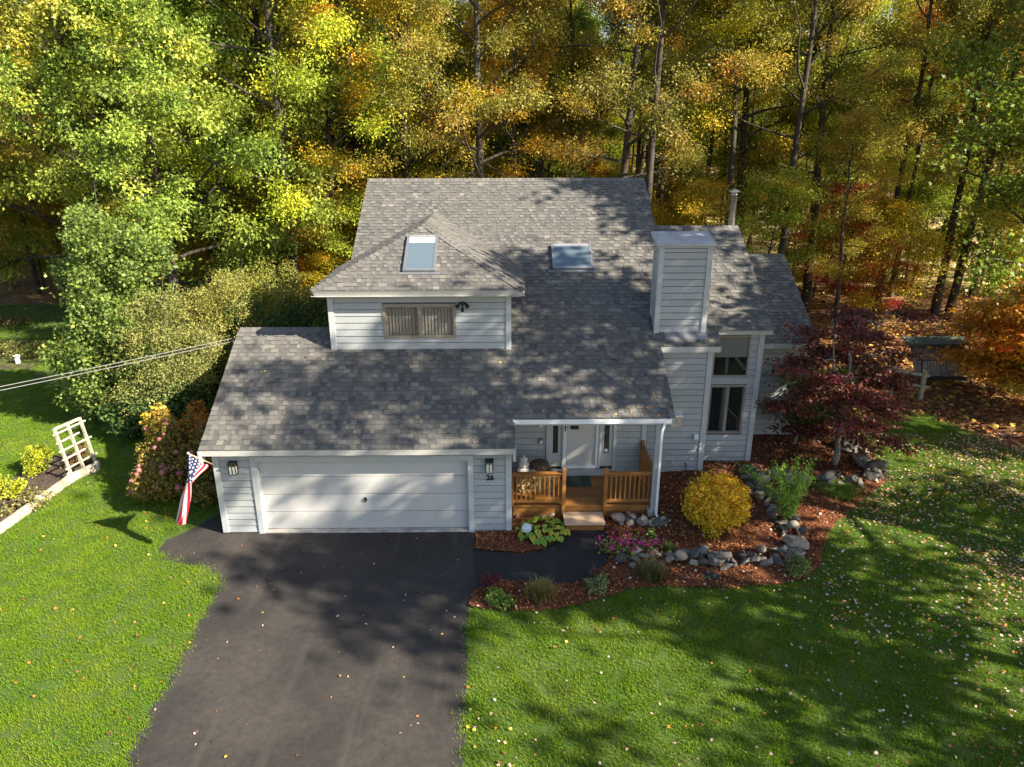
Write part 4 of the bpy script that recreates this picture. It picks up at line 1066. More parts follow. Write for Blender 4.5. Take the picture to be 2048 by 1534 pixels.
# ------------------------------------------------------------------ yard things
ys = thing("yard_sign", "small pale blue octagonal security sign on a stake before the hosta", "yard sign", (0.35, -0.44, 0.00))
sx, sy = (0.35, -0.44)
MB().tube([(sx, sy, -.1), (sx, sy, .3)], .009, 6).build("stake", MT['steel'], ys)
oc = lambda r: [(sx + r * math.cos(math.pi / 8 + q * math.pi / 4), sy - .012, .36 + r * math.sin(math.pi / 8 + q * math.pi / 4)) for q in range(8)]
MB().prism(oc(.125), (0, .008, 0)).build("sign_rim", MT['signwhite'], ys); MB().prism([(a, b - .002, c) for a, b, c in oc(.115)], (0, .003, 0)).build("sign_face", MT['signblue'], ys)
pr_ = MB(); pr_.box(sx - .085, sx + .085, sy - .019, sy - .0145, .345, .375); pr_.box(sx - .06, sx + .06, sy - .019, sy - .0145, .395, .408); pr_.box(sx - .05, sx + .05, sy - .019, sy - .0145, .31, .32); pr_.build("sign_print", MT['signwhite'], ys)
vc = (7.56, 0.22, 0.12); mbv = MB(); mbv.lathe((vc[0], vc[1], vc[2] + .01), [(.16, -.02), (.17, .02), (.15, .035), (0, .04)], 16); tag(mbv.build("valve_cover", MT['teal'], None), "small round green valve cover lying in the right lawn", "valve cover")
# trellis
tx, ty = (-12.15, 2.79); ux, uy = (-11.89, 3.56)
tr_ = thing("trellis", "leaning white-washed wooden trellis at the end of the raised bed", "trellis", (tx, ty, 0))
A = Vector((tx, ty, 0)); B = Vector((ux, uy, 0)); lean = Vector((-.30, .15, 1.5))
for f_ in (0, .5, 1):
    p0 = A.lerp(B, f_); MB().tube([p0, p0 + lean * 1.02], .045, 4).build("post", MT['fencewood'], tr_)
MB().tube([A + lean, B + lean], .045, 4).build("top_bar", MT['fencewood'], tr_)
for i, hgt in enumerate((.25, .42, .58, .74, .9)):
    ex = (B - A) * (.0 if i % 2 else .08)
    d = (B - A); q0 = A - d * .18 + lean * hgt + Vector((0, .06, 0)); q1 = A + d * (.75 if i % 2 else 1.12) + lean * (hgt + .02) + Vector((0, .06, 0))
    MB().tube([q0, q1], .026, 4).build("slat", MT['rust_wood'], tr_)
rb = thing("raised_bed_edging", "weathered pale timber edging along the garden bed on the left", "garden edging", (*(-12.28, 1.07), 0))
pts = [(-12.96, -1.09), (-12.36, 0.04), (-12.24, 1.53), (-12.15, 2.79), (-11.81, 3.52)]
for a, b in zip(pts[:-1], pts[1:]):
    a, b = Vector((*a, 0)), Vector((*b, 0)); d = (b - a).normalized(); n_ = Vector((-d.y, d.x, 0)) * .05
    MB().hexa([a - n_, b - n_, b + n_, a + n_, a - n_ + Vector((0, 0, .24)), b - n_ + Vector((0, 0, .24)), b + n_ + Vector((0, 0, .24)), a + n_ + Vector((0, 0, .24))]).build("board", MT['fencewood'], rb, bevel=.008)
    MB().box(b.x - .05, b.x + .05, b.y - .14, b.y - .06, -.02, .3).build("peg", MT['rust_wood'], rb)
# service cables
def cable(name, off, label):
    mb = MB(); A = Vector((-7.15, 3.06, 4.03 + off)); B = Vector((-24.0, -16.4, 5.6 + off * 2)); pts = []
    for i in range(41):
        t = i / 40; p = A.lerp(B, t); p.z -= 4 * .34 * t * (1 - t) * (1 + off); pts.append(p)
    mb.tube(pts, .0085, 6)
    return tag(mb.build(name, MT['cable'], None, smooth=True), label, "cable", "service cables from the garage gable to the left")
cable("service_cable", .02, "upper of the two pale service cables crossing before the green shrubs")
cable("service_cable", -.06, "lower, thicker of the two service cables running left from the garage ridge")

# ------------------------------------------------------------------ shrubs and flowers
def shell_leaves(rng, lobes, n, size, shape, droop=.1, turned=.1, depth=.35, spread=.5, tintz=None, zmin=-9, sub=9):
    lobes = np.array(lobes, float)  # x y z rx rz
    if sub:   # smaller sprays growing out of each lobe
        ex = [lobes * np.array([1, 1, 1, .86, .86])]
        for L in lobes:
            for _ in range(sub):
                q = rng.normal(0, 1, 3); q /= np.linalg.norm(q); f = rng.uniform(.7, 1.02)
                sr = rng.uniform(.18, .42); ex.append(np.array([[L[0] + q[0] * L[3] * f, L[1] + q[1] * L[3] * f, L[2] + q[2] * L[4] * f, L[3] * sr, L[4] * sr * rng.uniform(.8, 1.5)]]))
        lobes = np.concatenate(ex)
    w = lobes[:, 3] ** 2 + lobes[:, 3] * lobes[:, 4]; idx = rng.choice(len(lobes), n, p=w / w.sum())
    d = nrm(rng.normal(0, 1, (n, 3))); L = lobes[idx]
    rr = 1 - depth * rng.random(n) ** 2 + rng.normal(0, .05, n)
    # bumpy surface so that light and dark clumps form
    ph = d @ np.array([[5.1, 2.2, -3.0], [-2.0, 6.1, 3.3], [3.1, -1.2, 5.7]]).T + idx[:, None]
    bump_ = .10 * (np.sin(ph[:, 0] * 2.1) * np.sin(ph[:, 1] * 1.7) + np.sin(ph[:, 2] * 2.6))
    rr = rr * (1 + bump_)
    P = L[:, :3] + d * rr[:, None] * np.stack([L[:, 3], L[:, 3], L[:, 4]], 1)
    ok = P[:, 2] > np.maximum(zmin, .03); P = P[ok]; d = d[ok]; idx = idx[ok]; bump_ = bump_[ok]; n = len(P)
    A = rng.normal(0, .8, (n, 3)) + d * .6; A[:, 2] -= droop
    Nn = d * .8 + rng.normal(0, spread, (n, 3)); Nn[:, 2] += .3
    V, F, k = leaf_arrays(P, A, Nn, size * rng.uniform(.6, 1.25, n), shape)
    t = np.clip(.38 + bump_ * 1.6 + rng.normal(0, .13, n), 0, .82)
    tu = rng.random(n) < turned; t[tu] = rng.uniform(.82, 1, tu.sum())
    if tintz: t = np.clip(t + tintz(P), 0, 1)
    return V, F, np.repeat(t, k)
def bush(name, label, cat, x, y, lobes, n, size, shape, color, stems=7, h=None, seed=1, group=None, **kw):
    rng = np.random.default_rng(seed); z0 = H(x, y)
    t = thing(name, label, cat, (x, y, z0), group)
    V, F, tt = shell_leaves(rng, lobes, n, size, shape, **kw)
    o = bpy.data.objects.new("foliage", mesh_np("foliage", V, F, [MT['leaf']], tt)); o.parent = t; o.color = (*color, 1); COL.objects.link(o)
    mb = MB()
    for i in range(stems):
        L = lobes[i % len(lobes)]; a = Vector(rng.normal(0, .08, 3)); a.z = -.05
        b = Vector((L[0], L[1], L[2])) + Vector(rng.normal(0, L[3] * .3, 3)); c = a.lerp(b, .5) + Vector(rng.normal(0, .1, 3))
        mb.tube([a, c, b, b + (b - c) * .5], [.03, .022, .014, .006], 5, cap=False)
    o = bpy.data.objects.new("stems", mb.mesh("stems", MT['bark'])); o.parent = t; COL.objects.link(o)
    return t
YEL = (.36, .34, .045); YG = (.26, .30, .05); GRN = (.10, .17, .025); DGR = (.045, .095, .022); GOLD = (.50, .31, .025); ORG = (.60, .27, .02); RED = (.34, .035, .02); MAR = (.145, .04, .024); LIME = (.22, .38, .035); OLV = (.24, .25, .07)
x, y = (4.91, 0.01)
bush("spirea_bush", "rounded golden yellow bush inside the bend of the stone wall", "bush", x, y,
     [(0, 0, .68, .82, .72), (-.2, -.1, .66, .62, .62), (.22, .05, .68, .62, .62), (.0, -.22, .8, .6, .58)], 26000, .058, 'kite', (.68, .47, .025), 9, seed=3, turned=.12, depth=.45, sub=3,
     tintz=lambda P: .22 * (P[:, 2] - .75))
# fountain shrub
x, y = (6.72, 0.07); z0 = H(x, y)
fs = thing("fountain_shrub", "upright bright green shrub with long arching stems behind the stone wall", "shrub", (x, y, z0))
rng = np.random.default_rng(8); mb = MB(); P = []; A = []
for i in range(26):
    az = rng.uniform(0, 6.28); sp = rng.uniform(.1, .75); hh = rng.uniform(1.1, 2.15); 
    if i < 3: az = 2.6; sp = 1.1 + .15 * i; hh = 1.5
    pts = [Vector((0, 0, -.05))]
    for j in range(1, 9):
        f = j / 8; pts.append(Vector((math.cos(az) * sp * f ** 1.4, math.sin(az) * sp * f ** 1.4, hh * (f - .12 * f * f))) + Vector(rng.normal(0, .02, 3)))
    mb.tube(pts, [.011 * (1 - .8 * j / 8) for j in range(9)], 4, cap=False)
    for q in range(110):
        f = rng.uniform(.16, 1) * 8; j = min(int(f), 7); p = pts[j].lerp(pts[j + 1], f - j) + Vector(rng.normal(0, .045, 3)); P.append(p); A.append(Vector(rng.normal(0, 1, 3)) + Vector((0, 0, .3)))
P = np.array(P); A = np.array(A); V, F, k = leaf_arrays(P, A, rng.normal(0, .5, (len(P), 3)) + np.array([0, -.2, .6]), rng.uniform(.035, .075, len(P)), 'oval')
o = bpy.data.objects.new("foliage", mesh_np("foliage", V, F, [MT['leaf']], np.repeat(rng.uniform(.25, .75, len(P)), k))); o.parent = fs; o.color = (*LIME, 1); COL.objects.link(o)
o = bpy.data.objects.new("stems", mb.mesh("stems", MT['bark_pale'])); o.parent = fs; COL.objects.link(o)
# japanese maple
def layered_tree(name, label, x, y, Ht, R, n, size, shape, color, seed, zlo=1.1, tr=.07, col2=None, bark_='bark_pale', flat=.22, rad=.3, nl=13, cx=0, cat="tree"):
    rng = np.random.default_rng(seed); z0 = H(x, y); t = thing(name, label, cat, (x, y, z0)); mb = MB(); tips = []
    for s in range(3):
        az = s * 2.1 + rng.uniform(0, .8); pts = [Vector((0, 0, -.1)), Vector((.03 * s, 0, .35))]
        p = pts[-1]; d = Vector((math.cos(az) * .35 + cx * .1, math.sin(az) * .35, 1)).normalized()
        for j in range(6):
            d = (d + Vector(rng.normal(0, .12, 3))).normalized(); p = p + d * (Ht * .86 / 6); pts.append(p)
        mb.tube(pts, [tr * (1 - .85 * i / 7) for i in range(8)], 6, cap=False)
        for k in range(nl):
            f = rng.uniform(1.6, 7); j = min(int(f), 6); q = pts[j].lerp(pts[j + 1], f - j); a2 = rng.uniform(0, 6.28)
            u = q.z / Ht; L = R * rng.uniform(.55, 1.05) * math.sin(math.pi * min(.95, max(.2, u * .75 + .2)))
            e = q + Vector((math.cos(a2) * L + cx * .3, math.sin(a2) * L, rng.uniform(-.1, .22) * L)); e.z = max(e.z, zlo); m_ = q.lerp(e, .5) + Vector((0, 0, .08 * L))
            mb.tube([q, m_, e], [tr * .3, tr * .18, tr * .06], 4, cap=False)
            tips += [e, e.lerp(m_, .35), e.lerp(m_, .7), m_]
            for w in range(3):
                e2 = m_.lerp(e, rng.uniform(.2, .9)) + Vector(rng.normal(0, .25, 3)) * R * .35; e2.z = max(zlo, q.z + (e2.z - q.z) * .4); tips.append(e2)
    V, F, tt = cluster_leaves(rng, tips, n, rad, size, shape, droop=.3, flat=flat, turned=.05, upn=.8)
    o = bpy.data.objects.new("crown", mesh_np("crown", V, F, [MT['leaf']], tt)); o.parent = t; o.color = (*color, 1); COL.objects.link(o)
    o = bpy.data.objects.new("trunk", mb.mesh("trunk", MT[bark_], smooth=True)); o.parent = t; COL.objects.link(o)
    return t
x, y = (9.09, 2.91)
layered_tree("red_maple", "dark purplish red ornamental maple in the mulch bed right of the house", x, y, 5.1, 2.1, 15500, .085, 'maple', MAR, 5, rad=.24)
x, y = (8.51, 4.33)
layered_tree("dogwood", "slender green sapling against the rear wing wall beside the red maple", x, y, 2.9, 1.0, 5000, .10, 'oval', GRN, 6, zlo=.5, tr=.03, nl=9)
x, y = (9.59, 5.36)
layered_tree("witch_hazel", "yellow-green leafy shrub half hidden behind the dark red maple", x, y, 2.2, 1.1, 6000, .09, 'oval', YEL, 16, zlo=.3, tr=.025, nl=9, cat="shrub")
x, y = (17.42, 7.38)
layered_tree("orange_maple", "orange and gold maple at the right edge above the shady lawn corner", x + .5, y, 4.9, 2.7, 28000, .12, 'maple', ORG, 9, zlo=.9, tr=.11, rad=.42, nl=16)
layered_tree("yellow_maple", "yellow and lime sapling under the orange maple", x + .1, y - 1.0, 2.4, 1.7, 9000, .10, 'maple', (.50, .38, .04), 19, zlo=.3, tr=.04, nl=10)
# hosta, every leaf its own piece
hx, hy = (0.74, -0.18)
ht = thing("hosta", "broad leaved hosta with yellow-green leaves left of the porch step", "hosta", (hx, hy, 0))
def hosta_leaf(seed):
    r = random.Random(seed); mb = MB(); n = 7; V = []; T_ = []
    for i in range(n + 1):
        f = i / n; w = .46 * math.sin(math.pi * f ** .8) ** .75 * (1 - .25 * f) if 0 < f < 1 else .01
        z = .28 * math.sin(f * 1.9) - .30 * f * f
        for j, s in enumerate((-1, -.6, 0, .6, 1)):
            V.append((f, w * s, z + (.09 * abs(s) - .05 * (s * s))  + r.uniform(-.008, .008))); T_.append((.86 if abs(s) == 1 or i >= n - 0 else (.62 if abs(s) == .6 else .28)))
    F = [(i * 5 + j, (i + 1) * 5 + j, (i + 1) * 5 + j + 1, i * 5 + j + 1) for i in range(n) for j in range(4)]
    mb.v = V; mb.f = F; mb.t = T_; return mb.mesh("leaf", MT['leaf'], smooth=True)
HL = [hosta_leaf(i) for i in range(4)]
r = random.Random(4)
for i in range(110):
    a = i * 2.399; rad = .04 + .46 * math.sqrt((i % 37) / 37); s = r.uniform(.12, .18); tz = .42 - .55 * rad + r.uniform(-.04, .05)
    put("leaf", r.choice(HL), ht, (hx + math.cos(a) * rad * 1.15, hy + math.sin(a) * rad, max(.06, tz)), (r.uniform(-.3, .3), .1 + rad * 1.1 + r.uniform(-.2, .2), a + r.uniform(-.5, .5)), (s, s, s), (*r.choice(((.16, .30, .04), (.22, .36, .05), (.30, .38, .05), (.45, .42, .05))), 1))
# hydrangea and burning bush beside the garage
x, y = (-8.77, 1.53)
hyd = bush("hydrangea_bush", "hydrangea with dusty pink flower heads left of the garage beside the flag", "bush", x, y + .3,
     [(-.25, .0, .75, .85, .8), (.5, .3, .8, .8, .8), (-.35, .6, 1.25, .65, .85), (.3, .9, 1.0, .8, .9), (-.5, -.25, .6, .55, .55), (.9, -.1, .5, .6, .55)], 14000, .085, 'oval', (.20, .17, .03), 8, seed=12, turned=.35, depth=.4)
rg = np.random.default_rng(4); lob = np.array([(-.25, .0, .75, .85, .8), (.5, .3, .8, .8, .8), (-.35, .6, 1.25, .65, .85), (-.5, -.25, .6, .55, .55), (.6, -.1, .5, .6, .55)])
bm = bmesh.new(); bmesh.ops.create_icosphere(bm, subdivisions=2, radius=1)
for v in bm.verts: v.co *= rg.uniform(.8, 1.15)
bme_ = bpy.data.meshes.new("flower_head"); bm.to_mesh(bme_); bm.free(); bme_.materials.append(MT['pinkbloom'])
at_ = bme_.attributes.new('tint', 'FLOAT', 'POINT'); at_.data.foreach_set('value', rg.uniform(0, 1, len(bme_.vertices)).astype(np.float32))
for i in range(36):
    L = lob[rg.integers(0, len(lob))]; d = rg.normal(0, 1, 3); d[2] = abs(d[2]) * .8 - .15; d[1] = -abs(d[1]); d /= np.linalg.norm(d)
    p = L[:3] + d * np.array([L[3], L[3], L[4]]) * 1.02; s = rg.uniform(.035, .075)
    o = bpy.data.objects.new("flower_head", bme_); o.location = p; o.scale = (s * 1.2, s * 1.2, s); o.rotation_euler = tuple(rg.uniform(0, 6, 3)); o.parent = hyd; COL.objects.link(o)
bush("barberry_bush", "orange and gold autumn bush behind the pink hydrangea at the garage corner", "bush", x + .75, y + 1.7,
     [(0, 0, .9, .9, .95), (-.7, .1, 1.0, .8, .9), (.3, .4, 1.2, .7, .8)], 15000, .07, 'kite', (.50, .20, .015), 8, seed=13, turned=.3)
bush("yellow_shrub", "narrow yellow-leaved stem rising with pale blooms at the left of the hydrangea", "shrub", x - .62, y + 1.1,
     [(0, 0, 1.2, .4, .95), (-.05, .1, 1.75, .28, .5)], 3200, .09, 'oval', (.55, .42, .05), 5, seed=14, turned=.2)
# petunias
x, y = (2.77, -0.94); pt = thing("flower_clump", "magenta flowers with lime foliage at the end of the walkway", "flowers", (x, y, 0))
rg = np.random.default_rng(2); n = 900; P = np.stack([rg.normal(0, .32, n), rg.normal(0, .16, n), rg.uniform(.05, .28, n)], 1); V, F, k = leaf_arrays(P, rg.normal(0, 1, (n, 3)), rg.normal(0, .5, (n, 3)) + [0, 0, .8], rg.uniform(.05, .09, n), 'oval')
o = bpy.data.objects.new("foliage", mesh_np("foliage", V, F, [MT['leaf']], np.repeat(rg.uniform(.3, .8, n), k))); o.color = (.18, .30, .03, 1); o.parent = pt; COL.objects.link(o)
n = 420; P = np.stack([rg.normal(0, .33, n), rg.normal(-.02, .17, n), rg.uniform(.12, .36, n)], 1); V, F, k = leaf_arrays(P, rg.normal(0, 1, (n, 3)), rg.normal(0, .6, (n, 3)) + [0, -.3, .6], rg.uniform(.04, .075, n), 'maple')
o = bpy.data.objects.new("blossom", mesh_np("blossom", V, F, [MT['petal']], np.repeat(rg.uniform(0, 1, n), k))); o.parent = pt; COL.objects.link(o)
# tufts and little perennials
def blade_clump(name, label, x, y, h, w, n, color, cat="plant", seed=1, flop=.6, wid=.012):
    r = np.random.default_rng(seed); t = thing(name, label, cat, (x, y, H(x, y))); V = []; F = []; T_ = []
    for i in range(n):
        a = r.uniform(0, 6.28); b0 = r.normal(0, w * .22, 2); L = h * r.uniform(.6, 1.1); o_ = r.uniform(.1, 1) * flop * w; c_, s_ = math.cos(a), math.sin(a); k = len(V)
        for j in range(4):
            f = j / 3; ww = wid * (1 - f * .85); px_, py_, pz = b0[0] + c_ * o_ * f ** 1.6, b0[1] + s_ * o_ * f ** 1.6, L * f * (1 - .25 * f)
            V += [(px_ - s_ * ww, py_ + c_ * ww, pz), (px_ + s_ * ww, py_ - c_ * ww, pz)]; T_ += [.2 + .6 * f] * 2
        for j in range(3): F.append((k + 2 * j, k + 2 * j + 1, k + 2 * j + 3, k + 2 * j + 2))
    o = bpy.data.objects.new("blades", mesh_np("blades", np.array(V), np.array(F), [MT['leaf']], np.array(T_))); o.color = (*color, 1); o.parent = t; COL.objects.link(o); return t
x, y = (0.59, -2.61); blade_clump("grass_clump", "tawny fountain grass clump in the mulch below the walkway", x, y, .42, .42, 900, (.20, .17, .045), seed=1)
x, y = (2.98, -1.98); blade_clump("grass_clump", "brownish green grass clump in front of the stone wall by the magenta flowers", x, y, .48, .48, 900, (.13, .12, .04), seed=2)
x, y = (8.48, 1.41); blade_clump("grass_clump", "low green daylily tuft before the stones of the red maple bed", x, y, .28, .8, 900, (.13, .22, .03), seed=3, flop=.7)
x, y = (3.61, -0.98); blade_clump("grass_clump", "thin green tuft of blades between the magenta flowers and the yellow bush", x, y, .34, .22, 120, (.14, .24, .04), seed=4)
def small(name, label, u, lobes, n, size, shape, color, seed, **kw):
    return bush(name, label, "plant", u[0], u[1], lobes, n, size, shape, color, 6, seed=seed, **kw)
small("sedum_plant", "straggly lime and dark red perennial at the driveway end of the mulch strip", (-0.35, -2.75), [(0, 0, .16, .2, .16), (.12, -.12, .12, .2, .12)], 500, .07, 'oval', (.22, .32, .05), 21, turned=.1, depth=.6)
small("sedum_plant", "dark red seed heads beside the walkway bend at the driveway", (-0.50, -2.33), [(0, 0, .24, .2, .1)], 420, .05, 'kite', (.14, .025, .03), 22, depth=.6)
small("perennial", "pale silvery green small plant on the mulch under the walkway curve", (1.76, -2.39), [(0, 0, .14, .24, .17), (.1, .08, .2, .16, .14)], 900, .045, 'oval', (.22, .27, .10), 23, depth=.6)
small("perennial", "small dusty red-tipped plant beside the walkway edge", (1.80, -2.00), [(0, 0, .18, .12, .12)], 200, .045, 'kite', (.20, .05, .05), 24, depth=.6)
small("barberry_plant", "small green and red plant at the outer corner of the stone wall", (6.19, -1.88), [(0, 0, .2, .26, .22)], 1200, .04, 'oval', (.18, .24, .06), 25, turned=.15, depth=.5)
small("perennial", "thin light green seedling between the magenta flowers and the rocks", (3.27, -0.57), [(0, 0, .24, .10, .14)], 90, .07, 'oval', (.25, .42, .06), 26, depth=.7)
small("perennial", "blue-grey rosette plant low in the mulch strip before the stone wall", (4.30, -2.00), [(0, 0, .04, .18, .06)], 200, .05, 'oval', (.14, .20, .16), 27, depth=.7)
# left garden bed
gx, gy = (-13.34, 3.17)
bush("goldenrod_plant", "bright yellow-green feathery plant at the near left garden bed by the trellis", "plant", gx, gy, [(0, 0, .45, .34, .42), (.15, .1, .6, .25, .3)], 4200, .05, 'kite', (.42, .46, .03), 8, seed=31, depth=.7)
gx, gy = (-13.28, 1.73)
bush("goldenrod_plant", "yellow-green leafy plant at the left picture edge of the garden bed", "plant", gx, gy, [(0, 0, .35, .4, .3), (-.4, .1, .4, .4, .3)], 3000, .06, 'oval', (.40, .44, .03), 8, seed=32, depth=.7)
gx, gy = (-12.39, 1.45)
bush("tomato_plant", "withered brown and green vegetable plants inside the garden bed", "plant", gx, gy, [(0, 0, .2, .45, .22), (-.5, -.5, .2, .4, .2)], 900, .07, 'oval', (.2, .2, .06), 10, seed=33, depth=.8, turned=.4)
gx, gy = (-12.39, 3.79)
bush("bean_plant", "withered climbing plant at the foot of the trellis", "plant", gx, gy, [(0, 0, .4, .2, .35), (-.2, .1, .15, .35, .15)], 500, .06, 'oval', (.22, .13, .05), 6, seed=34, depth=.8, turned=.4)
# far left border
gx, gy = (-21.31, 14.50)
bush("border_plant", "low yellowing perennial border far back on the left lawn", "plant", gx, gy, [(0, 0, .35, .9, .3), (1.2, .3, .3, .8, .3), (-1, .2, .3, .8, .35), (.8, -.5, .2, .6, .2)], 3500, .08, 'oval', (.15, .17, .04), 6, seed=35, depth=.6, turned=.3)
pst = (-20.44, 13.37, 0.00)
bp2 = thing("garden_post", "short white post standing in the far left border", "post", pst)
MB().box(pst[0] - .06, pst[0] + .06, pst[1] - .06, pst[1] + .06, 0, .35).build("shaft", MT['white'], bp2); MB().box(pst[0] - .1, pst[0] + .1, pst[1] - .1, pst[1] + .1, .351, .38).build("post_cap", MT['white'], bp2)
sheet("garden_soil", [(-21.69, 12.29), (-20.69, 12.59), (-19.39, 12.44), (-19.56, 13.90), (-21.03, 16.15), (-22.69, 16.99), (-24.45, 16.21)], MT['soil'], .03, 1)
gx, gy = (-24.92, 19.53)
bush("border_plant", "dark clump of dried plants on the lawn before the left woods", "plant", gx, gy, [(0, 0, .2, .9, .3), (-1.2, 0, .2, .9, .3)], 1500, .1, 'oval', (.12, .09, .03), 6, seed=36, depth=.6)
# big shrubs left of the garage
x, y = (-12.91, 6.03)
bush("arborvitae", "tall dense green tree-like shrub standing alone on the left lawn edge", "tree", x - .1, y + 1.6,
     [(0, 0, 1.3, 1.3, 1.2), (-.7, -.4, 2.4, 1.1, 1.1), (.5, .1, 3.5, 1.3, 1.2), (-.5, .2, 4.6, 1.2, 1.1), (.9, .3, 5.3, 1.0, 1.0), (.1, 0, 6.1, 1.0, .8), (-.9, -.5, 1.2, .9, 1.0), (1.1, -.3, 2.0, 1.1, 1.1)], 40000, .13, 'oak', (.16, .23, .045), 10, seed=41, turned=.06, depth=.95, spread=1.4, sub=22)
for i, (u, lob, col, lab, n_) in enumerate((
    ((-11.39, 6.75), [(0, 0, 1.2, 1.6, 1.2), (.6, .3, 2.3, 1.4, 1.1), (-.7, .4, 2.4, 1.2, 1.2), (.2, .6, 3.4, 1.1, 1.0)], OLV, "grey-green autumn olive shrub between the tall green shrub and the garage", 26000),
    ((-10.71, 9.04), [(0, 0, 1.4, 1.6, 1.4), (.7, .3, 2.6, 1.5, 1.2), (-.5, .5, 3.0, 1.2, 1.1), (.9, .2, 3.6, 1.0, .8)], (.28, .28, .06), "yellow-flecked autumn olive shrub whose lower half hides behind the garage roof", 26000),
    ((-9.69, 12.41), [(0, 0, 1.5, 1.7, 1.5), (.8, .2, 3.0, 1.3, 1.2), (-.9, .2, 3.1, 1.2, 1.2), (1.5, .2, 2.6, 1.0, 1.1)], (.27, .27, .055), "pale yellow-green shrub rising behind the garage ridge left of the dormer", 24000))):
    bush("autumn_olive", lab, "shrub", u[0], u[1], lob, n_, .075, 'kite', col, 10, seed=50 + i, depth=.75, turned=.06, spread=1.1, sub=16)
for i, (px_, py_) in enumerate(((-5.8, 8.2), (-7.4, 10.5), (-9.6, 9.6))):
    bush("hemlock_shrub", ("dark green evergreen shrub in the shade right behind the garage ridge", "dark green evergreen shrub behind the yellow-green shrubs", "dark green evergreen shrub left of the shaded pair behind the garage")[i], "shrub", px_, py_, [(0, 0, 1.4, 1.5, 1.5), (.3, .2, 2.6, 1.0, 1.0), (-.8, 0, 1.6, 1.1, 1.2)], 14000, .09, 'kite', DGR, 8, seed=60 + i, depth=.5)
for i, (px_, py_) in enumerate(((-11.32, 5.54), (-11.94, 5.36), (-10.78, 5.92))):
    bush("laurel_shrub", ("low dark green shrub at the lawn edge, middle of three under the olive shrub", "low dark green shrub at the foot of the tall green shrub", "low dark green shrub nearest the garage gable behind the hydrangea")[i], "shrub", px_, py_ + .4, [(0, 0, .6, .8, .7), (.3, .1, 1.0, .7, .6)], 5000, .10, 'oval', (.06, .12, .025), 5, seed=70 + i, depth=.5)

# ------------------------------------------------------------------ trees
make_kind('oak1', 1, 19, 5.0, 5.6, .24, 58000, .102, 'kite', rad=.42, nl=24, ntips=190, turned=0.08)
make_kind('oak2', 2, 18, 6.5, 5.0, .22, 50000, .102, 'kite', rad=.42, nl=22, ntips=170, turned=0.12, lean=(.05, 0))
make_kind('maple1', 3, 16, 3.5, 4.6, .17, 52000, .10, 'kite', rad=.40, nl=26, ntips=200, turned=.1)
make_kind('maple2', 4, 20, 8.0, 4.6, .2, 42000, .102, 'kite', rad=.42, nl=20, ntips=150, turned=0.15, wig=.2)
make_kind('slim1', 5, 17, 9.0, 3.2, .15, 28000, .098, 'kite', rad=.38, nl=14, ntips=110, turned=0.12, wig=.2)
make_kind('slim2', 6, 14, 5.0, 3.4, .13, 30000, .098, 'kite', rad=.38, nl=18, ntips=130, lean=(-.06, .02), turned=.1, wig=.22)
make_kind('sap1', 7, 7, 1.5, 2.6, .06, 16000, .095, 'kite', rad=.40, nl=16, sub=3, turned=.15, flat=.4)
make_kind('sap2', 8, 5, .8, 2.3, .05, 13000, .092, 'kite', rad=.40, nl=14, sub=3, turned=.2, flat=.4)
make_kind('bigoak', 9, 20, 2.2, 8.6, .42, 108000, .175, 'oak4', rad=.46, nl=40, sub=6, turned=.2, droop=.5)
make_kind('bigoak2', 10, 19, 2.4, 7.4, .34, 88000, .175, 'oak4', rad=.46, nl=34, sub=6, turned=.18, droop=.5)
make_kind('rightoak', 11, 17, 3.0, 5.5, .24, 30000, .22, 'oak', rad=.6, nl=26, sub=5, turned=.08, droop=.4)
make_kind('pine', 12, 19, 4.0, 3.6, .24, 24000, .20, 'kite', rad=.5, nl=36, sub=4, turned=.0, flat=.35)
plant_tree("oak_tree", 'bigoak', -20.5, 21.5, 1.0, .4, (.31, .34, .045), "largest oak, yellow-green crown with orange tips filling the upper left")
plant_tree("oak_tree", 'bigoak2', -11.5, 20.5, 1.0, 2.0, (.26, .32, .045), "broad yellow-green oak right of the largest oak, its low boughs above the olive shrubs")
plant_tree("oak_tree", 'bigoak2', -15.2, 17.0, .82, 3.3, (.22, .31, .045), "green-yellow oak standing before the two large ones, right above the tall green shrub")
plant_tree("oak_tree", 'bigoak2', -29, 17.5, 1.05, 4.4, (.42, .34, .05), "yellow oak cut by the left picture edge")
plant_tree("oak_tree", 'rightoak', 21.5, 12.5, 1.0, 1.0, (.15, .22, .02), "dark green oak crown hanging in at the upper right edge")
plant_tree("oak_tree", 'rightoak', 26.5, 17.5, 1.1, 3.0, (.16, .20, .03), "shaded green oak behind the orange maple at the right edge")
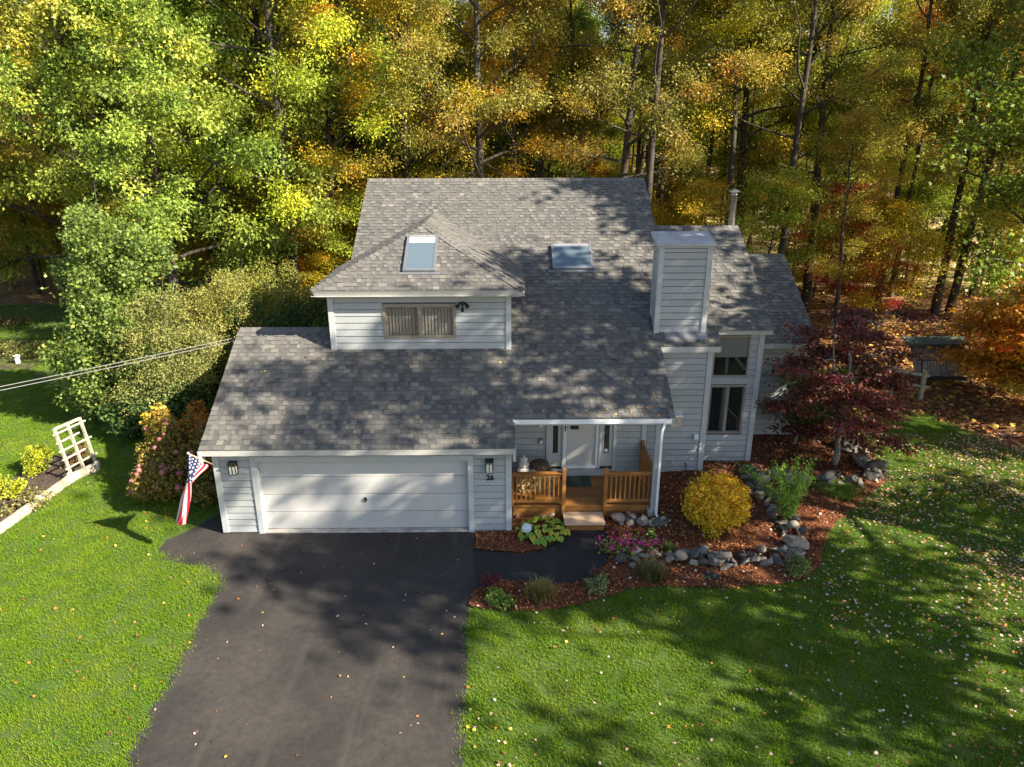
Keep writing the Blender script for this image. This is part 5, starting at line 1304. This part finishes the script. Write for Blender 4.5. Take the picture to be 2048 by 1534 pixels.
ROW = [  # x, y, kind, scale, rot, colour, label : the trees whose trunks can be followed
    ((5.025, 19.000, 8.274)[0], 19, 'oak2', 1.1, .3, (.20, .19, .03), "dark forked oak leaning just behind the roof ridge right of centre"),
    ((6.380, 18.000, 8.297)[0], 18, 'maple2', 1.05, 1.3, (.34, .25, .03), "straight dark trunk rising at the right end of the main ridge"),
    ((1.731, 24.000, 8.150)[0], 24, 'slim1', 1.1, 2.1, (.28, .27, .03), "slim trunk above the middle of the main ridge, left of its twin"),
    ((3.338, 23.000, 8.173)[0], 23, 'slim1', 1.15, 4.0, (.30, .27, .03), "slim trunk right of its twin above the main ridge"),
    ((10.704, 20.000, 8.234)[0], 20, 'slim1', 1.25, 5.1, (.30, .28, .03), "pale straight trunk directly behind the metal flue"),
    ((13.144, 19.000, 8.255)[0], 19, 'maple2', 1.05, .9, (.28, .27, .03), "dark trunk leaning right behind the rear wing roof"),
    ((15.936, 22.000, 8.169)[0], 22, 'oak2', 1.1, 3.3, (.30, .27, .035), "heavy forked oak over the tan pasture at upper right"),
    ((19.210, 21.000, 5.833)[0], 21, 'slim1', 1.2, 2.2, (.30, .26, .03), "mid-sized dark trunk behind the wooden rail fence"),
    ((21.711, 20.000, 3.518)[0], 20, 'maple2', 1.0, 4.2, (.26, .24, .03), "thick dark trunk left of its twin beside the orange maple"),
    ((22.779, 20.500, 3.434)[0], 20.5, 'oak2', .98, 5.2, (.22, .22, .03), "thick dark trunk right of its twin beside the orange maple"),
    ((14.574, 15.000, 2.189)[0], 15.5, 'slim2', .72, 1.2, (.36, .30, .03), "thin gold-leaved tree between the rear wing and the fence"),
    ((-8.539, 20.000, 10.451)[0], 20.5, 'maple1', 1.05, 2.5, (.34, .27, .03), "olive-gold maple above the left end of the main roof"),
    ((-4.642, 19.000, 12.428)[0], 19.5, 'maple1', 1.1, 1.0, (.46, .34, .02), "golden maple behind the main ridge left of centre"),
    ((-1.169, 18.000, 10.366)[0], 18, 'oak1', 1.05, 3.9, (.26, .24, .035), "olive-green oak with long bare boughs behind the ridge centre"),
    ((-8.371, 26.000, 14.044)[0], 26, 'pine', 1.1, 0, (.04, .10, .025), "dark green pine at the top edge left of centre"),
    ((27.547, 40.000, 14.391)[0], 40, 'oak1', 1.2, 2, (.36, .34, .02), "tall yellow-green oak closing the gap of sky at upper right"),
    ((28.174, 36.000, 14.010)[0], 36, 'maple1', 1.2, 1, (.30, .34, .02), "tall green maple in the far wood at upper right, right of the sky gap"),
    ((1.302, 27.000, 9.393)[0], 27, 'pine', .7, 1, (.06, .17, .03), "small bright green pine bough tree in the gap above the ridge")]
for (x, y, k, s, r_, c, lab) in ROW: plant_tree("forest_tree", k, x, y, s, r_, c, lab)
plant_tree("red_tree", 'sap1', (16.311, 20.000, 7.090)[0], 19.5, .95, 1, (.32, .065, .012), "red-leaved young tree before the pasture at upper right")
plant_tree("red_tree", 'sap1', (17.015, 17.000, 2.649)[0], 17.5, .65, 2, (.34, .08, .015), "low red sapling above the dark red maple")
plant_tree("red_tree", 'sap1', (-6.914, 23.000, 8.677)[0], 23, 1.1, 3, (.42, .13, .02), "orange-red sapling left of the main ridge")
r = random.Random(21); placed = [(t[0], t[1]) for t in ROW] + [(-20.5, 21.5), (-11.5, 20.5), (-29, 17.5), (21.5, 12.5), (26.5, 17.5)]
COLS = [(.38, .36, .02), (.25, .31, .02), (.48, .42, .015), (.17, .25, .02), (.30, .27, .02), (.45, .27, .015), (.31, .38, .025)]
KL = {'oak1': "broad crowned oak", 'oak2': "high crowned oak", 'maple1': "low branched maple", 'maple2': "tall bare-stemmed maple", 'slim1': "slim tree with a small high crown", 'slim2': "slim leaning tree"}
CW = ["gold", "olive", "bright golden", "green", "brown-gold", "orange", "yellow-green"]
cnt = 0; tries = 0
while cnt < 215 and tries < 6000:
    tries += 1
    y = 17.5 + 62 * r.random() ** 1.25; lim = .80 * (y + 15) + 4; x = r.uniform(-lim, lim)
    if any((x - a) ** 2 + (y - b) ** 2 < (2.5 + .035 * y) ** 2 for a, b in placed): continue
    if x < -12 and y < 27: continue
    if x > 13 and 25 < y < 66 and r.random() > .3: continue
    if x > 13 and y < 25 and r.random() > .3: continue
    if x > 20 and y < 24: continue
    placed.append((x, y)); cnt += 1
    k = r.choice(['oak1', 'oak2', 'maple1', 'maple2', 'slim1', 'slim1', 'slim2', 'slim2'])
    if x > 13 and y < 30: k = r.choice(['oak2', 'maple2', 'slim1'])
    ci = r.randrange(len(COLS)); c = COLS[ci]; f = r.uniform(.85, 1.12)
    zone = ("left of the house" if x < -12 else "beyond the pasture" if x > 13 and y > 60 else "on the tan pasture" if x > 13 and y > 26 else "right of the house" if x > 11 else "close behind the main roof" if y < 30 else "deep in the woods behind the roof")
    lab = CW[ci] + " " + KL[k] + " " + zone
    plant_tree("forest_tree", k, x, y, r.uniform(.85, 1.15), r.uniform(0, 6.28), tuple(q * f for q in c), lab, group=lab)
cnt = 0; tries = 0
while cnt < 135 and tries < 5000:
    tries += 1
    y = 17.8 + 38 * r.random() ** 1.3; lim = .80 * (y + 15) + 3; x = r.uniform(-lim, lim)
    if x < -12 and y < 25.5: continue
    if x > 11 and r.random() > .4: continue
    if any((x - a) ** 2 + (y - b) ** 2 < 1.3 ** 2 for a, b in placed): continue
    placed.append((x, y)); cnt += 1
    k = r.choice(['sap1', 'sap2']); ci = r.randrange(5); c = [(.46, .38, .02), (.31, .37, .03), (.44, .34, .02), (.44, .20, .02), (.27, .34, .03)][ci]
    zone = "left of the house" if x < -12 else "right of the house" if x > 11 else "close behind the main roof" if y < 26 else "deep in the woods behind the roof"
    lab = ("yellow", "lime", "golden", "orange", "yellow-green")[ci] + (" young understory tree " if k == 'sap1' else " low bushy sapling ") + zone
    plant_tree("sapling", k, x, y, r.uniform(.7, 1.3), r.uniform(0, 6.28), c, lab, group=lab)
# far wood that closes the view
rng = np.random.default_rng(77); n = 52000
xx = rng.uniform(-110, 125, n); yy = 84 + rng.uniform(0, 26, n); top_ = 25 + 5 * np.sin(xx * .31) + 3 * np.sin(xx * .83 + 1)
P = np.stack([xx, yy, rng.random(n) ** .8 * top_], 1)
V, F, k = leaf_arrays(P, rng.normal(0, 1, (n, 3)), rng.normal(0, .5, (n, 3)) + [.2, -.5, .6], rng.uniform(.5, 1.1, n), 'kite')
me = mesh_np("far_wood", V, F, [MT['leaf']], np.repeat(np.clip(.45 + .3 * np.sin(xx * .4) + rng.normal(0, .15, n), 0, 1), k))
o = bpy.data.objects.new("far_wood", me); o.color = (.26, .22, .03, 1); COL.objects.link(o); tag(o, "hazy gold and green mass of far woods beyond the pasture", "woods", kind='stuff')
# tall trees right of the drive, outside the view, whose shade dapples drive, lawn and roofs
make_kind('shade1', 31, 18, 4.5, 5.2, .28, 6600, .34, 'kite', rad=.52, nl=22, sub=3, ntips=64)
make_kind('shade3', 33, 17.5, 4.0, 4.6, .22, 9500, .34, 'kite', rad=.46, nl=20, sub=3)
make_kind('shade2', 32, 17, 5.5, 4.4, .22, 5200, .34, 'kite', rad=.52, nl=20, sub=3, ntips=50)
SHADE = [(15.6, -2.8, 'shade1', 1.0, 1.0), (18.2, 2.2, 'shade2', 1.0, 1.15), (16.8, -8.2, 'shade2', 1.0, 1.2), (20.8, -12.0, 'shade2', 1.0, 1.15), (22.5, -5.5, 'shade2', 1.05, 1.0), (25.0, -.6, 'shade2', 1.1, 1.1)]
for i, (x, y, k, s, zs) in enumerate(SHADE):
    plant_tree("shade_tree", k, x, y, s, i * 1.7, (.30, .27, .03), "tall autumn tree outside the view to the right that shades drive and lawn", group="shade trees to the right of the lawn", sz=zs)
# fence and swing at the wood edge
fe = thing("rail_fence", "weathered timber rail fence gate section right of the red maple", "fence", (*(13.70, 8.70), .25))
def rail(a, b, r_=.045, nm="rail"): MB().tube([Vector(a), Vector(b)], r_, 4).build(nm, MT['fencewood'], fe)
p1 = (13.59, 8.60, 0.25); p2 = (14.38, 8.09, 0.25); p0 = (12.91, 9.24, 0.25)
for p_, h_ in ((p0, .95), (p1, 1.05), (p2, 1.05)): MB().box(p_[0] - .06, p_[0] + .06, p_[1] - .06, p_[1] + .06, .1, p_[2] + h_).build("fence_post", MT['fencewood'], fe, bevel=.008)
for a, b in ((p0, p1), (p1, p2)):
    for h_ in (.92, .5): rail((a[0] - .1, a[1] - .07, a[2] + h_), (b[0] + .14, b[1] - .07, b[2] + h_ - .04), .06)
rail((p0[0], p0[1] + .02, p0[2] + .1), (p1[0], p1[1] + .02, p1[2] + .85), .04, "brace"); rail((p1[0] + .1, p1[1] + .3, p1[2] + 1.0), (p1[0] + .1, p1[1] + 1.7, p1[2] + .9), .05); rail((p1[0] + .1, p1[1] + .3, p1[2] + .5), (p1[0] + .1, p1[1] + 1.7, p1[2] + .4), .05)
sx, sy = (15.98, 9.62)
sg = thing("garden_swing", "old garden swing with green canopy and striped grey metal back at the wood edge", "garden swing", (sx, sy, .25))
for i in range(17):
    xx_ = sx - .95 + i * .12
    MB().hexa([(xx_, sy + .05, .55), (xx_ + .085, sy + .03, .55), (xx_ + .085, sy + .07, .55), (xx_, sy + .09, .55), (xx_, sy + .75, 1.55), (xx_ + .085, sy + .73, 1.55), (xx_ + .085, sy + .77, 1.55), (xx_, sy + .79, 1.55)]).build("slat", MT['corrug'], sg)
MB().hexa([(sx - 1.15, sy + .45, 1.60), (sx + 1.2, sy + .45, 1.60), (sx + 1.2, sy + 1.05, 1.72), (sx - 1.15, sy + 1.05, 1.72), (sx - 1.15, sy + .45, 1.66), (sx + 1.2, sy + .45, 1.66), (sx + 1.2, sy + 1.05, 1.78), (sx - 1.15, sy + 1.05, 1.78)]).build("canopy", MT['teal'], sg)
for s_ in (-1, 1):
    MB().tube([(sx + s_ * .95, sy - .45, .2), (sx + s_ * .8, sy + .1, 1.15), (sx + s_ * 1.05, sy + .8, 1.6)], .025, 6).build("leg", MT['black'], sg); MB().tube([(sx + s_ * 1.05, sy + .8, 1.6), (sx + s_ * 1.1, sy + 1.1, .2)], .025, 6).build("leg", MT['black'], sg)
MB().tube([(sx - .8, sy + .1, 1.15), (sx + .8, sy + .1, 1.15)], .022, 6).build("frame_bar", MT['black'], sg); MB().box(sx - .8, sx + .75, sy - .3, sy + .04, .5, .54).build("seat", MT['black'], sg)

# ------------------------------------------------------------------ loose ground cover
def scatter(poly, n, rng, dens=None, holes=()):
    xs = [p[0] for p in poly]; ys = [p[1] for p in poly]; out = []; P = np.array(poly)
    # vectorised even-odd test
    def ins(X, Y, Q):
        c = np.zeros(len(X), bool); j = len(Q) - 1
        for i in range(len(Q)):
            xi, yi = Q[i]; xj, yj = Q[j]
            if yi != yj:
                m = ((yi > Y) != (yj > Y)) & (X < (xj - xi) * (Y - yi) / (yj - yi) + xi); c ^= m
            j = i
        return c
    X = rng.uniform(min(xs), max(xs), n); Y = rng.uniform(min(ys), max(ys), n)
    m = ins(X, Y, poly)
    for h in holes: m &= ~ins(X, Y, h)
    # keep what the view can reach
    m &= (np.abs(X) < (Y + 15) * .80 + 8.0) & (Y > -11)
    if dens is not None: m &= rng.random(n) < dens(X, Y)
    return X[m], Y[m]
def Hn(X, Y):
    s = lambda t: (lambda q: q * q * (3 - 2 * q))(np.clip(t, 0, 1)); return .25 * s((X - 2) / 3) * s((Y + 1.5) / 3.5)
def lowfreq(X, Y): return .5 + .25 * (np.sin(X * 1.3 + 2 * np.sin(Y * .7)) + np.sin(Y * 1.7 + 1.5 * np.sin(X * .9)))
def flat_leaves(name, X, Y, size, shape, mat, tint, off, rng, kind='stuff', curl=.35, lab=None, cat=None):
    n = len(X); P = np.stack([X, Y, Hn(X, Y) + off], 1); a = rng.uniform(0, 6.28, n)
    A = np.stack([np.cos(a), np.sin(a), rng.normal(0, curl * .6, n)], 1); Nn = rng.normal(0, curl, (n, 3)) + [0, 0, 1]
    V, F, k = leaf_arrays(P, A, Nn, size, shape)
    o = bpy.data.objects.new(name, mesh_np(name, V, F, [mat], np.repeat(tint, k))); COL.objects.link(o); tag(o, lab, cat, None, kind); return o
rng = np.random.default_rng(5)
R_ = [(-.95, -11), (-.9, -3), (0.75, -3.02), (3.35, -2.27), (5.71, -2.25), (6.91, -1.51), (8.30, 0.45), (10.09, 1.91), (10.62, 4.12), (10.40, 5.12), (14.37, 4.98), (24, 5), (24, -11)]
X, Y = scatter(R_, 170000, rng, lambda X, Y: np.clip(.015 + .42 * np.clip((X - 2 + .35 * Y) / 9, 0, 1) ** 1.6, 0, 1) * (.25 + 1.5 * lowfreq(X * 1.1, Y) ** 2))
tn = rng.random(len(X)) ** 1.15
flat_leaves("fallen_leaves", X, Y, rng.uniform(.028, .068, len(X)), 'maple', MT['deadleaf'], tn, .055, rng, lab="pale pink, tan and orange fallen leaves over the right lawn", cat="fallen leaves")
X, Y = scatter([(-17, -11), (-5.9, -11), (-6.3, -1.8), (-8.2, -.7), (-8.2, 1), (-14, 4)], 420, rng)
flat_leaves("fallen_leaves", X, Y, rng.uniform(.03, .07, len(X)), 'maple', MT['deadleaf'], rng.uniform(.05, .4, len(X)), .055, rng, lab="sparse yellow and orange fallen leaves on the left lawn", cat="fallen leaves")
X, Y = scatter([(-6.2, -8), (-1, -8), (-1, -.2), (-7.5, -.2)], 120, rng)
flat_leaves("fallen_leaves", X, Y, rng.uniform(.03, .075, len(X)), 'kite', MT['deadleaf'], rng.uniform(.05, .8, len(X)), .03, rng, lab="few small leaves and needles blown over the driveway", cat="fallen leaves")
X, Y = scatter(BED2, 4200, rng, lambda X, Y: np.clip(.12 + .25 * lowfreq(X * 2, Y * 2), 0, 1))
flat_leaves("fallen_leaves", X, Y, rng.uniform(.03, .075, len(X)), 'maple', MT['deadleaf'], rng.uniform(.3, 1, len(X)), .09, rng, lab="leaves lying in the red bark mulch", cat="fallen leaves")
X, Y = scatter([(9.5, 5.2), (11.39, 6.23), (13.94, 6.40), (15.01, 3.71), (30, 4), (34, 27), (-14, 27), (-14, 17), (9, 17)], 60000, rng, lambda X, Y: np.where(Y < 18, .9, .35))
flat_leaves("leaf_litter", X, Y, rng.uniform(.09, .19, len(X)), 'maple', MT['deadleaf'], rng.random(len(X)) ** 1.3 * .45, .03, rng, lab="deep brown and orange leaf litter under the trees", cat="leaf litter")
for bed, nn, nm in ((BED1, 16000, "loose red-brown bark chips beside the garage and walkway"), (BED2, 90000, "loose red-brown bark chips over the big curved bed")):
    X, Y = scatter(bed, nn, rng)
    flat_leaves("bark_chips", X, Y, rng.uniform(.03, .075, len(X)), 'kite', MT['chip'], rng.random(len(X)), .055, rng, curl=.6, lab=nm, cat="bark mulch")
rng = np.random.default_rng(9); n = 130
xr = rng.uniform(-6.8, 6.6, n); yr = np.where(xr < 3.6, np.where(xr < 0, rng.uniform(-.1, 2.2, n), rng.uniform(.6, 8.5, n)), rng.uniform(3.2, 6.4, n))
yr[:40] = rng.uniform(.45, .75, 40); xr[:40] = rng.uniform(.1, 3.7, 40)
P = np.stack([xr, yr, 2.362 + SL * (yr + .29) + .02], 1); V, F, k = leaf_arrays(P, rng.normal(0, 1, (n, 3)) * [1, .8, .3] + [0, .2, .1], rng.normal(0, .15, (n, 3)) + [0, -.5, .86], rng.uniform(.03, .07, n), 'maple')
o = bpy.data.objects.new("fallen_leaves", mesh_np("fallen_leaves", V, F, [MT['deadleaf']], np.repeat(rng.uniform(0, .45, n), k))); COL.objects.link(o); tag(o, "few small brown leaves lying on the shingle roof", "fallen leaves", None, 'stuff')
# grass: geometry nodes scatter of tufts over points
def tuft(seed, n=46, h=.045):
    r = np.random.default_rng(seed); V = []; F = []; T_ = []
    for i in range(n):
        a = r.uniform(0, 6.28); b0 = r.normal(0, .075, 2); L = h * r.uniform(.55, 1.2); o_ = r.uniform(.1, 1) * .045; c_, s_ = math.cos(a), math.sin(a); k = len(V); w = r.uniform(.0028, .005)
        V += [(b0[0] - s_ * w, b0[1] + c_ * w, 0), (b0[0] + s_ * w, b0[1] - c_ * w, 0), (b0[0] + c_ * o_ * .5 + s_ * w * .7, b0[1] + s_ * o_ * .5 - c_ * w * .7, L * .6), (b0[0] + c_ * o_, b0[1] + s_ * o_, L)]
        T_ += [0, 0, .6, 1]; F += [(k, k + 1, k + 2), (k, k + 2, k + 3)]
    me = mesh_np("tuft", np.array(V), np.array(F), [MT['grass']], np.array(T_)); return bpy.data.objects.new("tuft_source", me)
def grass(name, poly, holes, per, label, smin=.8, smax=1.3, seed=3):
    rng = np.random.default_rng(seed); xs = [p[0] for p in poly]; ys = [p[1] for p in poly]
    n = int((max(xs) - min(xs)) * (max(ys) - min(ys)) * per)
    near = lambda X, Y: np.clip(1.25 - (Y + 8) / 26, .16, 1)
    X, Y = scatter(poly, n, rng, near, holes)
    me = bpy.data.meshes.new(name); me.vertices.add(len(X)); me.vertices.foreach_set('co', np.stack([X, Y, Hn(X, Y) + .004], 1).astype(np.float32).ravel()); me.update()
    o = bpy.data.objects.new(name, me); COL.objects.link(o); tag(o, label, "grass", None, 'stuff')
    ng = bpy.data.node_groups.new("scatter_" + name, 'GeometryNodeTree')
    ng.interface.new_socket("Geometry", in_out='INPUT', socket_type='NodeSocketGeometry'); ng.interface.new_socket("Geometry", in_out='OUTPUT', socket_type='NodeSocketGeometry')
    gi = ng.nodes.new('NodeGroupInput'); go = ng.nodes.new('NodeGroupOutput'); ip = ng.nodes.new('GeometryNodeInstanceOnPoints'); oi = ng.nodes.new('GeometryNodeObjectInfo'); oi.inputs['Object'].default_value = TUFT
    rr_ = ng.nodes.new('FunctionNodeRandomValue'); rr_.data_type = 'FLOAT_VECTOR'; rr_.inputs[0].default_value = (-.15, -.15, 0); rr_.inputs[1].default_value = (.15, .15, 6.28)
    rs = ng.nodes.new('FunctionNodeRandomValue'); rs.data_type = 'FLOAT'; rs.inputs[2].default_value = smin; rs.inputs[3].default_value = smax; rs.inputs['Seed'].default_value = 5
    L = ng.links.new; L(gi.outputs[0], ip.inputs['Points']); L(oi.outputs['Geometry'], ip.inputs['Instance']); L(rr_.outputs[0], ip.inputs['Rotation']); L(rs.outputs[1], ip.inputs['Scale']); L(ip.outputs[0], go.inputs[0])
    md = o.modifiers.new("scatter", 'NODES'); md.node_group = ng
    return len(X)
TUFT = tuft(1)
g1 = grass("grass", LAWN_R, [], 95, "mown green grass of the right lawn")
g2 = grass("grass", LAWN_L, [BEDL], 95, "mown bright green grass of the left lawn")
print("tufts", g1, g2, "tris", sum(len(m.loops) for m in bpy.data.meshes) // 3)
